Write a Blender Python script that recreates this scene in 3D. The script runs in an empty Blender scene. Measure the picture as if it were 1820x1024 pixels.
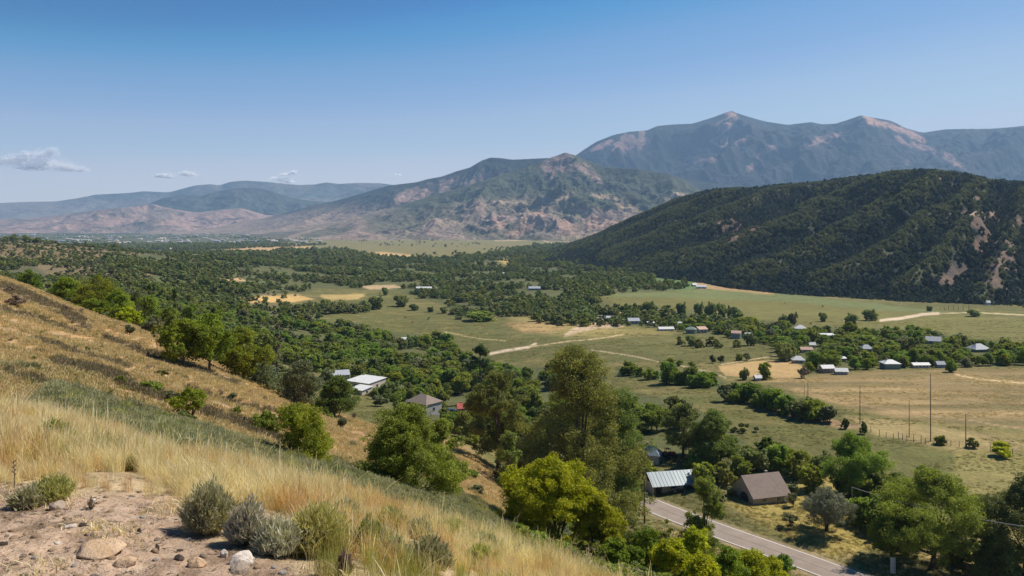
import bpy, math, random
import numpy as np
random.seed(7)
RNG = np.random.default_rng(11)
R = math.radians
sc = bpy.context.scene
col = sc.collection

# ------------------------------------------------------------------ camera, sky, sun, exposure
F, CX, HY = 1415.6, 910.0, 395.0            # focal length, centre column and horizon row, in photo pixels
cam_d = bpy.data.cameras.new('camera'); cam = bpy.data.objects.new('camera', cam_d); col.objects.link(cam)
cam.location = (0, 0, 0); cam.rotation_euler = (R(90), 0, 0)
cam_d.sensor_width = 36; cam_d.lens = 28; cam_d.shift_y = -(512 - HY) / 1820
cam_d.clip_start = 0.1; cam_d.clip_end = 80000
sc.camera = cam
SUN_AZ, SUN_EL = 62, 50
w = bpy.data.worlds.new('World'); sc.world = w; w.use_nodes = True
nt = w.node_tree; bg = nt.nodes['Background']
sky = nt.nodes.new('ShaderNodeTexSky'); sky.sky_type = 'NISHITA'; sky.sun_disc = False
sky.sun_elevation = R(SUN_EL); sky.sun_rotation = R(SUN_AZ)
sky.altitude = 2200; sky.air_density = 1.0; sky.dust_density = 0.0; sky.ozone_density = 3.0
# grade the sky texture like the photograph's: deeper blue overhead, pale towards the horizon
SKYG = ([(0, 0), (.16, .03), (.21, .17), (.25, .28), (.29, .41), (.35, .52), (.42, .66), (.55, .74), (.75, .78), (1, .82)],
        [(0, 0), (.28, .19), (.31, .28), (.37, .39), (.42, .46), (.48, .57), (.6, .70), (.75, .76), (1, .80)],
        [(0, 0), (.49, .46), (.55, .60), (.63, .69), (.72, .76), (.8, .80), (.95, .86), (1, .88)])   # per channel
sp_ = nt.nodes.new('ShaderNodeSeparateColor'); cb_ = nt.nodes.new('ShaderNodeCombineColor'); nt.links.new(sky.outputs[0], sp_.inputs[0])
for ch, pts_ in enumerate(SKYG):
    m1 = nt.nodes.new('ShaderNodeMath'); m1.operation = 'MULTIPLY'; m1.inputs[1].default_value = 0.106; nt.links.new(sp_.outputs[ch], m1.inputs[0])
    m2 = nt.nodes.new('ShaderNodeFloatCurve'); cu_ = m2.mapping.curves[0]
    while len(cu_.points) < len(pts_): cu_.points.new(0.5, 0.5)
    for p_, (a_, c_) in zip(cu_.points, pts_): p_.location = (a_, c_)
    m2.mapping.update(); nt.links.new(m1.outputs[0], m2.inputs['Value'])
    m3 = nt.nodes.new('ShaderNodeMath'); m3.operation = 'MULTIPLY'; m3.inputs[1].default_value = 1 / 0.106; nt.links.new(m2.outputs[0], m3.inputs[0])
    nt.links.new(m3.outputs[0], cb_.inputs[ch])
nt.links.new(cb_.outputs[0], bg.inputs[0]); bg.inputs[1].default_value = 0.075
sun_d = bpy.data.lights.new('sun', 'SUN'); sun = bpy.data.objects.new('sun', sun_d); col.objects.link(sun)
sun_d.energy = 4.2; sun_d.angle = R(0.55); sun_d.color = (1.0, 0.93, 0.82)
sun.rotation_euler = (R(90 - SUN_EL), 0, R(180 - SUN_AZ))
sc.view_settings.view_transform = 'Standard'; sc.view_settings.look = 'None'
sc.view_settings.exposure = 0.5; sc.view_settings.gamma = 1
sc.view_settings.use_curve_mapping = False
sc.cycles.volume_bounces = 1; sc.cycles.max_bounces = 6; sc.cycles.transparent_max_bounces = 8
sc.cycles.diffuse_bounces = 3

# ------------------------------------------------------------------ maths helpers
def _hash(ix, iy, seed):
    h = (ix.astype(np.int64) * 374761393 + iy.astype(np.int64) * 668265263 + seed * 1442695041) & 0xFFFFFFFF
    h = ((h ^ (h >> 13)) * 1274126177) & 0xFFFFFFFF
    return ((h ^ (h >> 16)) & 0xFFFF) / 65535.0
def vnoise(x, y, seed=0):
    ix = np.floor(x); iy = np.floor(y); fx = x - ix; fy = y - iy
    fx = fx * fx * fx * (fx * (fx * 6 - 15) + 10); fy = fy * fy * fy * (fy * (fy * 6 - 15) + 10)
    a = _hash(ix, iy, seed); b = _hash(ix + 1, iy, seed); c = _hash(ix, iy + 1, seed); d = _hash(ix + 1, iy + 1, seed)
    return (a + (b - a) * fx + (c - a) * fy + (a - b - c + d) * fx * fy) * 2 - 1
def fbm(x, y, octs=4, seed=0, gain=0.5):
    s = 0; a = 1.0; t = 0
    for k in range(octs):
        s = s + a * vnoise(x, y, seed + k * 17); t += a; a *= gain
        x, y = (x * 1.6 + y * 1.2) + 3.7, (-x * 1.2 + y * 1.6) + 9.1
    return s / t
def ridged(x, y, octs=4, seed=0, gain=0.5):
    s = 0; a = 1.0; t = 0
    for k in range(octs):
        s = s + a * (1 - np.abs(vnoise(x, y, seed + k * 13)) * 1.9); t += a; a *= gain
        x, y = (x * 1.6 + y * 1.2) + 3.7, (-x * 1.2 + y * 1.6) + 9.1
    return s / t
def sstep(a, b, x):
    t = np.clip((x - a) / (b - a), 0, 1); return t * t * (3 - 2 * t)
def poly_sd(px, py, poly):
    """signed distance to a polygon, positive inside"""
    P = np.asarray(poly, float); n = len(P)
    d2 = np.full(px.shape, 1e18); ins = np.zeros(px.shape, bool)
    for i in range(n):
        ax, ay = P[i]; bx, by = P[(i + 1) % n]
        ex, ey = bx - ax, by - ay
        wx, wy = px - ax, py - ay
        t = np.clip((wx * ex + wy * ey) / (ex * ex + ey * ey + 1e-9), 0, 1)
        d2 = np.minimum(d2, (wx - ex * t) ** 2 + (wy - ey * t) ** 2)
        c = ((ay > py) != (by > py)) & (px < ex * (py - ay) / (ey if abs(ey) > 1e-9 else 1e-9) + ax)
        ins ^= c
    return np.where(ins, 1, -1) * np.sqrt(d2)
def line_d(px, py, pts):
    d2 = np.full(px.shape, 1e18)
    for (ax, ay), (bx, by) in zip(pts[:-1], pts[1:]):
        ex, ey = bx - ax, by - ay; wx, wy = px - ax, py - ay
        t = np.clip((wx * ex + wy * ey) / (ex * ex + ey * ey + 1e-9), 0, 1)
        d2 = np.minimum(d2, (wx - ex * t) ** 2 + (wy - ey * t) ** 2)
    return np.sqrt(d2)

# ------------------------------------------------------------------ terrain height
KN = {  # column: rows of (distance, row of the photo where that ground shows)
 -700: [(3,1120),(4.2,950),(6.5,780),(13,640),(18,650),(32,600),(60,500),(150,400),(200,400),(270,430),(430,470),(700,445),(1200,420),(1800,445),(3000,441),(5500,423),(12000,409)],
 -250: [(3,1180),(4.2,1000),(6.5,830),(13,700),(18,710),(32,660),(60,560),(145,440),(190,445),(260,500),(420,495),(700,458),(1200,424),(1800,450),(3000,441),(5500,423),(12000,409)],
 0:    [(3,1240),(4.2,1024),(6.5,868),(13,742),(18,760),(32,712),(60,622),(140,492),(180,505),(260,560),(420,520),(700,475),(1200,432),(1800,455),(3000,441),(5500,423),(12000,409)],
 200:  [(3,1245),(4.2,1030),(6.2,885),(12,795),(18,812),(32,765),(60,675),(130,568),(170,580),(260,600),(420,540),(700,487),(1200,447),(1800,452),(3000,441),(5500,423),(12000,409)],
 400:  [(3,1255),(4.2,1040),(6.0,915),(11,852),(18,878),(32,820),(60,745),(115,655),(160,668),(260,650),(420,590),(700,525),(1200,470),(1800,455),(3000,441),(5500,423),(12000,409)],
 600:  [(3,1270),(4.2,1060),(6.0,950),(10.5,895),(18,932),(32,885),(60,815),(125,735),(170,748),(260,728),(400,642),(700,550),(1200,487),(1800,458),(3000,441),(5500,423),(12000,409)],
 800:  [(3,1290),(4.2,1100),(6.0,1000),(10,950),(18,1000),(32,950),(60,895),(100,845),(150,800),(220,758),(330,702),(650,568),(1200,492),(1800,462),(3000,441),(5500,423),(12000,409)],
 1000: [(3,1310),(4.2,1140),(6.0,1050),(10,1010),(18,1075),(35,1042),(65,985),(100,945),(145,925),(220,766),(330,682),(650,562),(1200,492),(1800,462),(3000,441),(5500,423),(12000,409)],
 1200: [(3,1340),(4.2,1200),(6.0,1120),(10,1095),(18,1170),(35,1125),(65,1050),(100,1020),(135,975),(220,758),(330,668),(650,563),(1200,493),(1800,463),(3000,441),(5500,423),(12000,409)],
 1400: [(3,1380),(4.2,1250),(6.0,1190),(10,1180),(18,1260),(35,1215),(65,1130),(100,1080),(125,1030),(220,757),(330,662),(650,563),(1200,500),(1800,468),(3000,441),(5500,423),(12000,409)],
 1600: [(3,1420),(4.2,1290),(6.0,1250),(10,1260),(18,1350),(35,1300),(65,1200),(95,1140),(118,1075),(220,756),(330,660),(650,563),(1200,500),(1800,470),(3000,441),(5500,423),(12000,409)],
 1820: [(3,1460),(4.2,1330),(6.0,1310),(10,1340),(18,1430),(35,1380),(62,1270),(90,1190),(112,1115),(220,755),(330,660),(650,563),(1200,500),(1800,470),(3000,441),(5500,423),(12000,409)],
 2600: [(3,1560),(4.2,1450),(6.0,1480),(10,1560),(18,1640),(32,1560),(55,1400),(80,1290),(105,1170),(220,755),(330,660),(650,563),(1200,500),(1800,470),(3000,441),(5500,423),(12000,409)],
}
_LD = np.linspace(math.log(3), math.log(14000), 420)
_KP = np.array(sorted(KN), float)
def _pchip(xk, yk, x):
    h = np.diff(xk); dl = np.diff(yk) / h; m = np.zeros(len(xk))
    m[0] = dl[0]; m[-1] = dl[-1]
    for i in range(1, len(xk) - 1):
        if dl[i-1] * dl[i] > 0:
            w1 = 2 * h[i] + h[i-1]; w2 = h[i] + 2 * h[i-1]
            m[i] = (w1 + w2) / (w1 / dl[i-1] + w2 / dl[i])
    i = np.clip(np.searchsorted(xk, x) - 1, 0, len(xk) - 2)
    t = np.clip((x - xk[i]) / h[i], 0, 1)
    return ((1 + 2*t) * (1-t)**2 * yk[i] + t * (1-t)**2 * h[i] * m[i] + t*t*(3-2*t) * yk[i+1] + t*t*(t-1) * h[i] * m[i+1])
_PXG = np.arange(-700, 2601, 25.0)
_knx = np.array([[math.log(a) for a, b in KN[int(k)]] for k in _KP]); _kny = np.array([[-(b - HY) / F * a for a, b in KN[int(k)]] for k in _KP])
_kx = np.stack([_pchip(_KP, _knx[:, j], _PXG) for j in range(17)], 1); _ky = np.stack([_pchip(_KP, _kny[:, j], _PXG) for j in range(17)], 1)
_ZT = np.array([_pchip(_kx[i], _ky[i], _LD) for i in range(len(_PXG))])
# smooth a little over columns and along distance
for _ in range(2):
    _ZT[1:-1] = 0.25 * _ZT[:-2] + 0.5 * _ZT[1:-1] + 0.25 * _ZT[2:]
    _ZT[:, 1:-1] = 0.25 * _ZT[:, :-2] + 0.5 * _ZT[:, 1:-1] + 0.25 * _ZT[:, 2:]
ROADZ = -56.6
def atz(px, py, z=ROADZ):
    y = -z * F / (py - HY); return ((px - CX) / F * y, y)
ROAD = [atz(*p) for p in [(985,838),(1050,856),(1112,878),(1160,898),(1215,920),(1300,951),(1400,986),(1500,1023),(1600,1062),(1750,1125),(1900,1190),(2150,1300)]]
def Z0(x, y):
    x = np.asarray(x, float); y = np.asarray(y, float)
    d = np.clip(y, 3, 13900)
    p = np.clip((CX + F * x / d + 700) / 25, 0, len(_PXG) - 1.001); i = p.astype(int); f = p - i
    q = (np.log(d) - _LD[0]) / (_LD[1] - _LD[0]); j = np.clip(q.astype(int), 0, len(_LD) - 2); g = q - j
    z = (_ZT[i, j] * (1-f) + _ZT[i+1, j] * f) * (1-g) + (_ZT[i, j+1] * (1-f) + _ZT[i+1, j+1] * f) * g
    return z
def Z(x, y):
    x = np.asarray(x, float); y = np.asarray(y, float)
    z = Z0(x, y)
    hillw = sstep(20, 50, y) * (1 - sstep(150, 230, y))
    z = z + hillw * (fbm(x / 28, y / 28, 4, 5) * 1.1)
    z = z + sstep(3, 8, y) * (1 - sstep(20, 60, y)) * fbm(x / 1.7, y / 1.7, 4, 9) * 0.10
    z = z + (1 - sstep(8, 14, y)) * fbm(x / 0.35, y / 0.35, 3, 19) * 0.022
    z = z + sstep(200, 500, y) * fbm(x / 90, y / 90, 3, 15) * 0.7
    lowhill = sstep(380, 800, y) * (1 - sstep(1500, 2000, y)) * (1 - sstep(-0.38, -0.24, x / np.maximum(y, 1)))
    z = z + lowhill * (ridged(x / 210 + fbm(x/300, y/300, 2, 3), y / 210, 4, 25) - 0.25) * 11
    if np.any((y < 260) & (y > 40)):
        rd = line_d(x, y, ROAD)
        k = 1 - sstep(4.5, 11, rd)
        z = z * (1 - k) + (ROADZ - 0.12) * k
    return z
def proj(x, y, z): return CX + F * x / y, HY - F * z / y
def hit(px, py, dmin=4.0, dmax=9000.0):
    """first point of the ground met by the sight line through a photo pixel"""
    d = np.exp(np.linspace(math.log(dmin), math.log(dmax), 3000)); u = (px - CX) / F
    zz = Z(u * d, d); zr = -(py - HY) / F * d
    k = np.nonzero(zr <= zz)[0]
    i = k[0] if len(k) else len(d) - 1
    return float(u * d[i]), float(d[i]), float(zz[i])
def atd(px, d):
    x = (px - CX) / F * d
    return x, d, float(Z(np.array([x]), np.array([float(d)]))[0])

# ------------------------------------------------------------------ mesh + object helpers
def mesh_np(name, V, Fc, mat=None, smooth=True, attrs=None):
    """V (n,3); Fc (m,k) faces of one size"""
    me = bpy.data.meshes.new(name)
    V = np.ascontiguousarray(V, np.float32); Fc = np.ascontiguousarray(Fc, np.int32)
    k = Fc.shape[1] if len(Fc) else 3
    me.vertices.add(len(V)); me.vertices.foreach_set('co', V.ravel())
    me.loops.add(Fc.size); me.loops.foreach_set('vertex_index', Fc.ravel())
    me.polygons.add(len(Fc)); me.polygons.foreach_set('loop_start', np.arange(len(Fc), dtype=np.int32) * k)
    me.polygons.foreach_set('loop_total', np.full(len(Fc), k, np.int32))
    me.polygons.foreach_set('use_smooth', np.full(len(Fc), smooth))
    for an, (ty, arr) in (attrs or {}).items():
        a = me.attributes.new(an, ty, 'POINT')
        a.data.foreach_set('color' if ty == 'FLOAT_COLOR' else 'vector' if ty == 'FLOAT_VECTOR' else 'value', np.ascontiguousarray(arr).ravel())
    me.update(calc_edges=True)
    if mat: me.materials.append(mat)
    return me
def link(name, data, parent=None, loc=None):
    o = bpy.data.objects.new(name, data); col.objects.link(o)
    if parent: o.parent = parent
    if loc is not None: o.location = loc
    return o
def tag(o, label=None, cat=None, group=None, kind=None):
    if label: o['label'] = label
    if cat: o['category'] = cat
    if group: o['group'] = group
    if kind: o['kind'] = kind
    return o
def empty(name, loc, rz=0):
    o = bpy.data.objects.new(name, None); col.objects.link(o); o.location = loc; o.rotation_euler = (0, 0, rz)
    o.empty_display_size = 0.2
    return o
class MB:
    """collects shapes; build() links them as one mesh object"""
    def __init__(s): s.v = []; s.f = []; s.m = []; s.cur = 0
    def quad(s, *pts):
        b = len(s.v); s.v += [tuple(p) for p in pts]; s.f.append(tuple(range(b, b + len(pts)))); s.m.append(s.cur)
    def box(s, x0, x1, y0, y1, z0, z1):
        b = len(s.v); s.v += [(x, y, z) for z in (z0, z1) for x, y in ((x0, y0), (x1, y0), (x1, y1), (x0, y1))]
        for q in ((0,3,2,1),(4,5,6,7),(0,1,5,4),(1,2,6,5),(2,3,7,6),(3,0,4,7)): s.f.append(tuple(b + i for i in q)); s.m.append(s.cur)
    def prism(s, prof, a0, a1, axis='x'):
        """profile points (p,z) extruded along an axis"""
        n = len(prof); b = len(s.v)
        for a in (a0, a1):
            for p, z in prof: s.v.append((a, p, z) if axis == 'x' else (p, a, z))
        s.f.append(tuple(b + i for i in range(n))[::-1]); s.f.append(tuple(b + n + i for i in range(n))); s.m += [s.cur] * 2
        for i in range(n): s.f.append((b + i, b + (i+1) % n, b + n + (i+1) % n, b + n + i)); s.m.append(s.cur)
    def tube(s, pts, rads, n=7, cap=True):
        pts = [np.array(p, float) for p in pts]; b = len(s.v); ref = np.array((0.31, 0.9, 0.2))
        for i, p in enumerate(pts):
            t = pts[min(i+1, len(pts)-1)] - pts[max(i-1, 0)]; t /= np.linalg.norm(t) + 1e-9
            a = np.cross(t, ref); a /= np.linalg.norm(a) + 1e-9; c = np.cross(t, a)
            for k in range(n):
                th = 2 * math.pi * k / n; s.v.append(tuple(p + rads[i] * (a * math.cos(th) + c * math.sin(th))))
        for i in range(len(pts) - 1):
            for k in range(n):
                s.f.append((b+i*n+k, b+i*n+(k+1)%n, b+(i+1)*n+(k+1)%n, b+(i+1)*n+k)); s.m.append(s.cur)
        if cap:
            s.f.append(tuple(b + k for k in range(n))[::-1]); s.f.append(tuple(b + (len(pts)-1)*n + k for k in range(n))); s.m += [s.cur] * 2
    def mesh(s, name, mats, smooth=False):
        me = bpy.data.meshes.new(name); me.from_pydata(s.v, [], s.f)
        for m in (mats if isinstance(mats, (list, tuple)) else [mats]): me.materials.append(m)
        me.polygons.foreach_set('material_index', s.m)
        me.polygons.foreach_set('use_smooth', [smooth] * len(s.f)); me.update()
        return me
    def build(s, name, mats, parent=None, smooth=False, bevel=0):
        o = link(name, s.mesh(name, mats, smooth), parent)
        if bevel:
            b = o.modifiers.new('bevel', 'BEVEL'); b.width = bevel; b.segments = 2
        return o

# ------------------------------------------------------------------ materials
def new_mat(name):
    m = bpy.data.materials.new(name); m.use_nodes = True
    return m, m.node_tree, m.node_tree.nodes['Principled BSDF']
def N(nt, t, **kw):
    n = nt.nodes.new(t)
    for k, v in kw.items():
        if k.startswith('i_'): n.inputs[k[2:].replace('_', ' ')].default_value = v
        else: setattr(n, k, v)
    return n
def noise_n(nt, vec, scale, detail=4, rough=0.6):
    n = N(nt, 'ShaderNodeTexNoise'); n.inputs['Scale'].default_value = scale
    n.inputs['Detail'].default_value = detail; n.inputs['Roughness'].default_value = rough
    if vec is not None: nt.links.new(vec, n.inputs['Vector'])
    return n.outputs[0]
def mathn(nt, op, a, b=None, c=None):
    n = N(nt, 'ShaderNodeMath', operation=op)
    for i, v in enumerate((a, b, c)):
        if v is None: continue
        if isinstance(v, (int, float)): n.inputs[i].default_value = v
        else: nt.links.new(v, n.inputs[i])
    return n.outputs[0]
def maprange(nt, v, a, b, c, d):
    n = N(nt, 'ShaderNodeMapRange'); nt.links.new(v, n.inputs[0])
    for i, x in enumerate((a, b, c, d)): n.inputs[i + 1].default_value = x
    return n.outputs[0]
def mulcol(nt, colr, fac):
    n = N(nt, 'ShaderNodeVectorMath', operation='SCALE'); nt.links.new(colr, n.inputs[0])
    if isinstance(fac, (int, float)): n.inputs['Scale'].default_value = fac
    else: nt.links.new(fac, n.inputs['Scale'])
    return n.outputs[0]
def mixc(nt, fac, a, b, mode='MIX'):
    n = N(nt, 'ShaderNodeMix', data_type='RGBA', blend_type=mode)
    for s, v in ((n.inputs[0], fac), (n.inputs[6], a), (n.inputs[7], b)):
        if isinstance(v, (int, float)): s.default_value = v
        elif isinstance(v, tuple): s.default_value = (*v, 1) if len(v) == 3 else v
        else: nt.links.new(v, s)
    return n.outputs[2]
def terrain_mat(name, scales, amps, bump=None, rough=0.95):
    m, nt, p = new_mat(name); L = nt.links
    at = N(nt, 'ShaderNodeAttribute', attribute_name='Col'); tc = N(nt, 'ShaderNodeTexCoord')
    vec = tc.outputs['Object']; f = None
    for s_, a_ in zip(scales, amps):
        k = maprange(nt, noise_n(nt, vec, s_, 3, 0.65), 0.25, 0.75, 1 - a_, 1 + a_)
        f = k if f is None else mathn(nt, 'MULTIPLY', f, k)
    c = mulcol(nt, at.outputs['Color'], f)
    L.new(c, p.inputs['Base Color']); p.inputs['Roughness'].default_value = rough
    p.inputs['Specular IOR Level'].default_value = 0.15
    if bump:
        h = None
        for s_, a_ in bump:
            k = mathn(nt, 'MULTIPLY', noise_n(nt, vec, s_, 4, 0.6), a_)
            h = k if h is None else mathn(nt, 'ADD', h, k)
        b = N(nt, 'ShaderNodeBump'); b.inputs['Distance'].default_value = 1.0; L.new(h, b.inputs['Height']); L.new(b.outputs[0], p.inputs['Normal'])
    return m
def leaf_mat(name, c1, c2, transl=0.35, rough=0.6, hue=0.03):
    m, nt, p = new_mat(name); L = nt.links
    at = N(nt, 'ShaderNodeAttribute', attribute_name='v'); oi = N(nt, 'ShaderNodeObjectInfo')
    c = mixc(nt, at.outputs['Fac'], tuple(c1), tuple(c2))
    hs = N(nt, 'ShaderNodeHueSaturation'); L.new(c, hs.inputs['Color'])
    L.new(maprange(nt, oi.outputs['Random'], 0, 1, 0.5 - hue, 0.5 + hue), hs.inputs['Hue'])
    L.new(maprange(nt, mathn(nt, 'FRACT', mathn(nt, 'MULTIPLY', oi.outputs['Random'], 7.31)), 0, 1, 0.84, 1.2), hs.inputs['Value'])
    L.new(hs.outputs[0], p.inputs['Base Color']); p.inputs['Roughness'].default_value = rough
    p.inputs['Specular IOR Level'].default_value = 0.25
    tr = N(nt, 'ShaderNodeBsdfTranslucent'); mx = N(nt, 'ShaderNodeMixShader'); mx.inputs[0].default_value = transl
    g = mixc(nt, 1.0, hs.outputs[0], (1.1, 1.15, 0.6), 'MULTIPLY'); L.new(g, tr.inputs[0])
    L.new(p.outputs[0], mx.inputs[1]); L.new(tr.outputs[0], mx.inputs[2])
    L.new(mx.outputs[0], nt.nodes['Material Output'].inputs['Surface'])
    return m
def plain(name, c, rough=0.7, metal=0, nscale=3.0, amp=0.15, bump=0.0, spec=0.4, coord='Object'):
    m, nt, p = new_mat(name); L = nt.links; tc = N(nt, 'ShaderNodeTexCoord'); rgb = N(nt, 'ShaderNodeRGB'); rgb.outputs[0].default_value = (*c, 1)
    f = maprange(nt, noise_n(nt, tc.outputs[coord], nscale, 5, 0.65), 0.25, 0.75, 1 - amp, 1 + amp)
    L.new(mulcol(nt, rgb.outputs[0], f), p.inputs['Base Color']); p.inputs['Roughness'].default_value = rough; p.inputs['Metallic'].default_value = metal
    p.inputs['Specular IOR Level'].default_value = spec
    if bump:
        b = N(nt, 'ShaderNodeBump'); b.inputs['Distance'].default_value = bump; L.new(noise_n(nt, tc.outputs[coord], nscale * 6, 4), b.inputs['Height']); L.new(b.outputs[0], p.inputs['Normal'])
    return m
M_leafA = leaf_mat('leaf_green', (0.129, 0.176, 0.033), (0.349, 0.415, 0.063), 0.38)
M_leafY = leaf_mat('leaf_yellow_green', (0.250, 0.288, 0.015), (0.575, 0.575, 0.027), 0.42, 0.6, 0.012)
M_leafD = leaf_mat('leaf_dark', (0.090, 0.120, 0.037), (0.234, 0.263, 0.073), 0.3)
M_leafO = leaf_mat('leaf_olive', (0.128, 0.157, 0.038), (0.329, 0.353, 0.081), 0.35)
M_leafG = leaf_mat('leaf_greygreen', (0.14, 0.155, 0.075), (0.30, 0.305, 0.155), 0.28)
M_leafS = leaf_mat('leaf_silver', (0.365, 0.331, 0.230), (0.675, 0.621, 0.472), 0.2)
M_leafB = leaf_mat('leaf_bright', (0.141, 0.189, 0.022), (0.391, 0.432, 0.040), 0.42, 0.6, 0.018)
M_leafF = leaf_mat('leaf_forest', (0.055, 0.075, 0.068), (0.135, 0.155, 0.122), 0.22, 0.7, 0.015)
M_leafV = leaf_mat('leaf_valley', (0.146, 0.173, 0.062), (0.365, 0.382, 0.137), 0.3, 0.7, 0.03)
M_dry = leaf_mat('dry_twig', (0.20, 0.14, 0.09), (0.36, 0.27, 0.19), 0.1)
M_straw = leaf_mat('straw', (0.598, 0.425, 0.207), (0.900, 0.782, 0.494), 0.35, 0.55, 0.012)
M_strawG = leaf_mat('green_straw', (0.26, 0.26, 0.07), (0.52, 0.47, 0.16), 0.35, 0.6, 0.012)
M_sage = leaf_mat('sage', (0.270, 0.259, 0.130), (0.518, 0.486, 0.292), 0.25, 0.7, 0.02)
M_rabbit = leaf_mat('rabbitbrush', (0.30, 0.29, 0.09), (0.54, 0.50, 0.20), 0.3, 0.6, 0.015)
M_bark = plain('bark', (0.10, 0.075, 0.055), 0.9, 0, 1.5, 0.35, 0.05)
M_barkG = plain('grey_bark', (0.20, 0.17, 0.14), 0.9, 0, 1.5, 0.3, 0.03)
M_pole = plain('weathered_pole', (0.15, 0.115, 0.09), 0.85, 0, 3, 0.3)
M_post = plain('fence_wood', (0.17, 0.13, 0.10), 0.9, 0, 3, 0.3)
M_wire = plain('cable', (0.45, 0.43, 0.42), 0.5, 0.3, 1, 0.1)
M_white = plain('white_paint', (0.66, 0.65, 0.63), 0.6, 0, 0.7, 0.12)
M_cream = plain('cream_wall', (0.62, 0.54, 0.44), 0.8, 0, 0.7, 0.15)
M_greyw = plain('grey_wall', (0.36, 0.36, 0.37), 0.8, 0, 0.7, 0.15)
M_tanw = plain('tan_wall', (0.40, 0.34, 0.28), 0.85, 0, 0.7, 0.15)
M_broof = plain('brown_shingle', (0.26, 0.20, 0.165), 0.9, 0, 1.2, 0.16, 0.02)
M_proof = plain('peach_roof', (0.58, 0.38, 0.29), 0.85, 0, 1.2, 0.15)
M_groof = plain('grey_roof', (0.42, 0.44, 0.47), 0.7, 0, 1.0, 0.15)
M_greenw = plain('green_wall', (0.20, 0.26, 0.22), 0.8, 0, 0.8, 0.15)
M_bluew = plain('blue_grey_wall', (0.20, 0.25, 0.32), 0.8, 0, 0.8, 0.15)
M_red = plain('faded_red_roof', (0.50, 0.11, 0.09), 0.7, 0, 1.0, 0.2)
M_redp = plain('red_paint', (0.50, 0.07, 0.04), 0.5, 0, 1.0, 0.2)
M_dark = plain('opening_shade', (0.03, 0.03, 0.035), 0.8)
M_rubber = plain('rubber', (0.03, 0.03, 0.03), 0.9)
M_concrete = plain('concrete', (0.45, 0.42, 0.38), 0.9, 0, 1.0, 0.15)
M_glass, g_nt, g_p = new_mat('window_glass')
g_p.inputs['Base Color'].default_value = (0.05, 0.065, 0.08, 1); g_p.inputs['Roughness'].default_value = 0.08; g_p.inputs['Specular IOR Level'].default_value = 0.9
def metal_roof(name, c, c2):
    m, nt, p = new_mat(name); L = nt.links; tc = N(nt, 'ShaderNodeTexCoord')
    mp = N(nt, 'ShaderNodeMapping'); mp.inputs['Scale'].default_value = (1.6, 0.10, 0.10); L.new(tc.outputs['Object'], mp.inputs['Vector'])
    a = maprange(nt, noise_n(nt, mp.outputs[0], 1.4, 3, 0.7), 0.45, 0.62, 0, 1)
    L.new(mixc(nt, a, c, c2), p.inputs['Base Color']); p.inputs['Roughness'].default_value = 0.38; p.inputs['Metallic'].default_value = 0.25
    return m
M_metal = metal_roof('blue_metal_roof', (0.24, 0.285, 0.305), (0.30, 0.34, 0.355))
M_rock = None
def rock_mat(name, c1, c2, c3):
    m, nt, p = new_mat(name); L = nt.links; tc = N(nt, 'ShaderNodeTexCoord'); v = tc.outputs['Object']
    a = maprange(nt, noise_n(nt, v, 6, 6, 0.7), 0.35, 0.65, 0, 1); c = mixc(nt, a, c1, c2)
    b = maprange(nt, noise_n(nt, v, 28, 4, 0.7), 0.52, 0.68, 0, 1); c = mixc(nt, b, c, c3); L.new(c, p.inputs['Base Color'])
    p.inputs['Roughness'].default_value = 0.9; p.inputs['Specular IOR Level'].default_value = 0.2
    bn = N(nt, 'ShaderNodeBump'); bn.inputs['Distance'].default_value = 0.02; L.new(noise_n(nt, v, 25, 6, 0.7), bn.inputs['Height']); L.new(bn.outputs[0], p.inputs['Normal'])
    return m
M_rockT = rock_mat('tan_rock', (0.55, 0.36, 0.20), (0.66, 0.48, 0.32), (0.42, 0.28, 0.18))
M_rockW = rock_mat('white_rock', (0.66, 0.56, 0.46), (0.75, 0.68, 0.60), (0.30, 0.22, 0.17))
M_rockG = rock_mat('grey_rock', (0.36, 0.28, 0.21), (0.52, 0.42, 0.33), (0.20, 0.14, 0.10))
M_rockK = rock_mat('dark_rock', (0.10, 0.07, 0.055), (0.16, 0.12, 0.09), (0.05, 0.04, 0.03))
M_redw = plain('reddish_wall', (0.42, 0.26, 0.22), 0.85, 0, 0.8, 0.2)
M_carS = plain('silver_car_paint', (0.45, 0.46, 0.47), 0.3, 0.5, 1, 0.03)
M_carK = plain('dark_car_paint', (0.03, 0.035, 0.045), 0.25, 0.2, 1, 0.03)
M_carB = plain('blue_car_paint', (0.06, 0.09, 0.14), 0.3, 0.3, 1, 0.03)
M_carW = plain('white_car_paint', (0.75, 0.75, 0.74), 0.3, 0.0, 1, 0.03)
M_orange = plain('orange_paint', (0.60, 0.16, 0.05), 0.5, 0, 1, 0.15)
M_leafH = leaf_mat('leaf_hill_sunlit', (0.125, 0.135, 0.075), (0.25, 0.255, 0.14), 0.28, 0.7, 0.015)  # paler forest leaf, sunlight on the hill spurs put into the colour
M_strawH = leaf_mat('hill_straw', (0.405, 0.300, 0.150), (0.680, 0.540, 0.305), 0.3, 0.6, 0.012)
M_strawF = leaf_mat('field_green', (0.15, 0.15, 0.05), (0.30, 0.27, 0.10), 0.3, 0.6, 0.012)
M_strawC = leaf_mat('cream_straw', (0.693, 0.546, 0.326), (0.900, 0.798, 0.567), 0.35, 0.55, 0.012)
M_strawR = leaf_mat('rust_straw', (0.525, 0.325, 0.150), (0.825, 0.575, 0.300), 0.3, 0.6, 0.012)
M_leafT = leaf_mat('leaf_silver_tree', (0.17, 0.175, 0.125), (0.34, 0.34, 0.25), 0.25)
M_gully = leaf_mat('gully_brush', (0.15, 0.12, 0.07), (0.30, 0.24, 0.14), 0.2, 0.7, 0.02)


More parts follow.
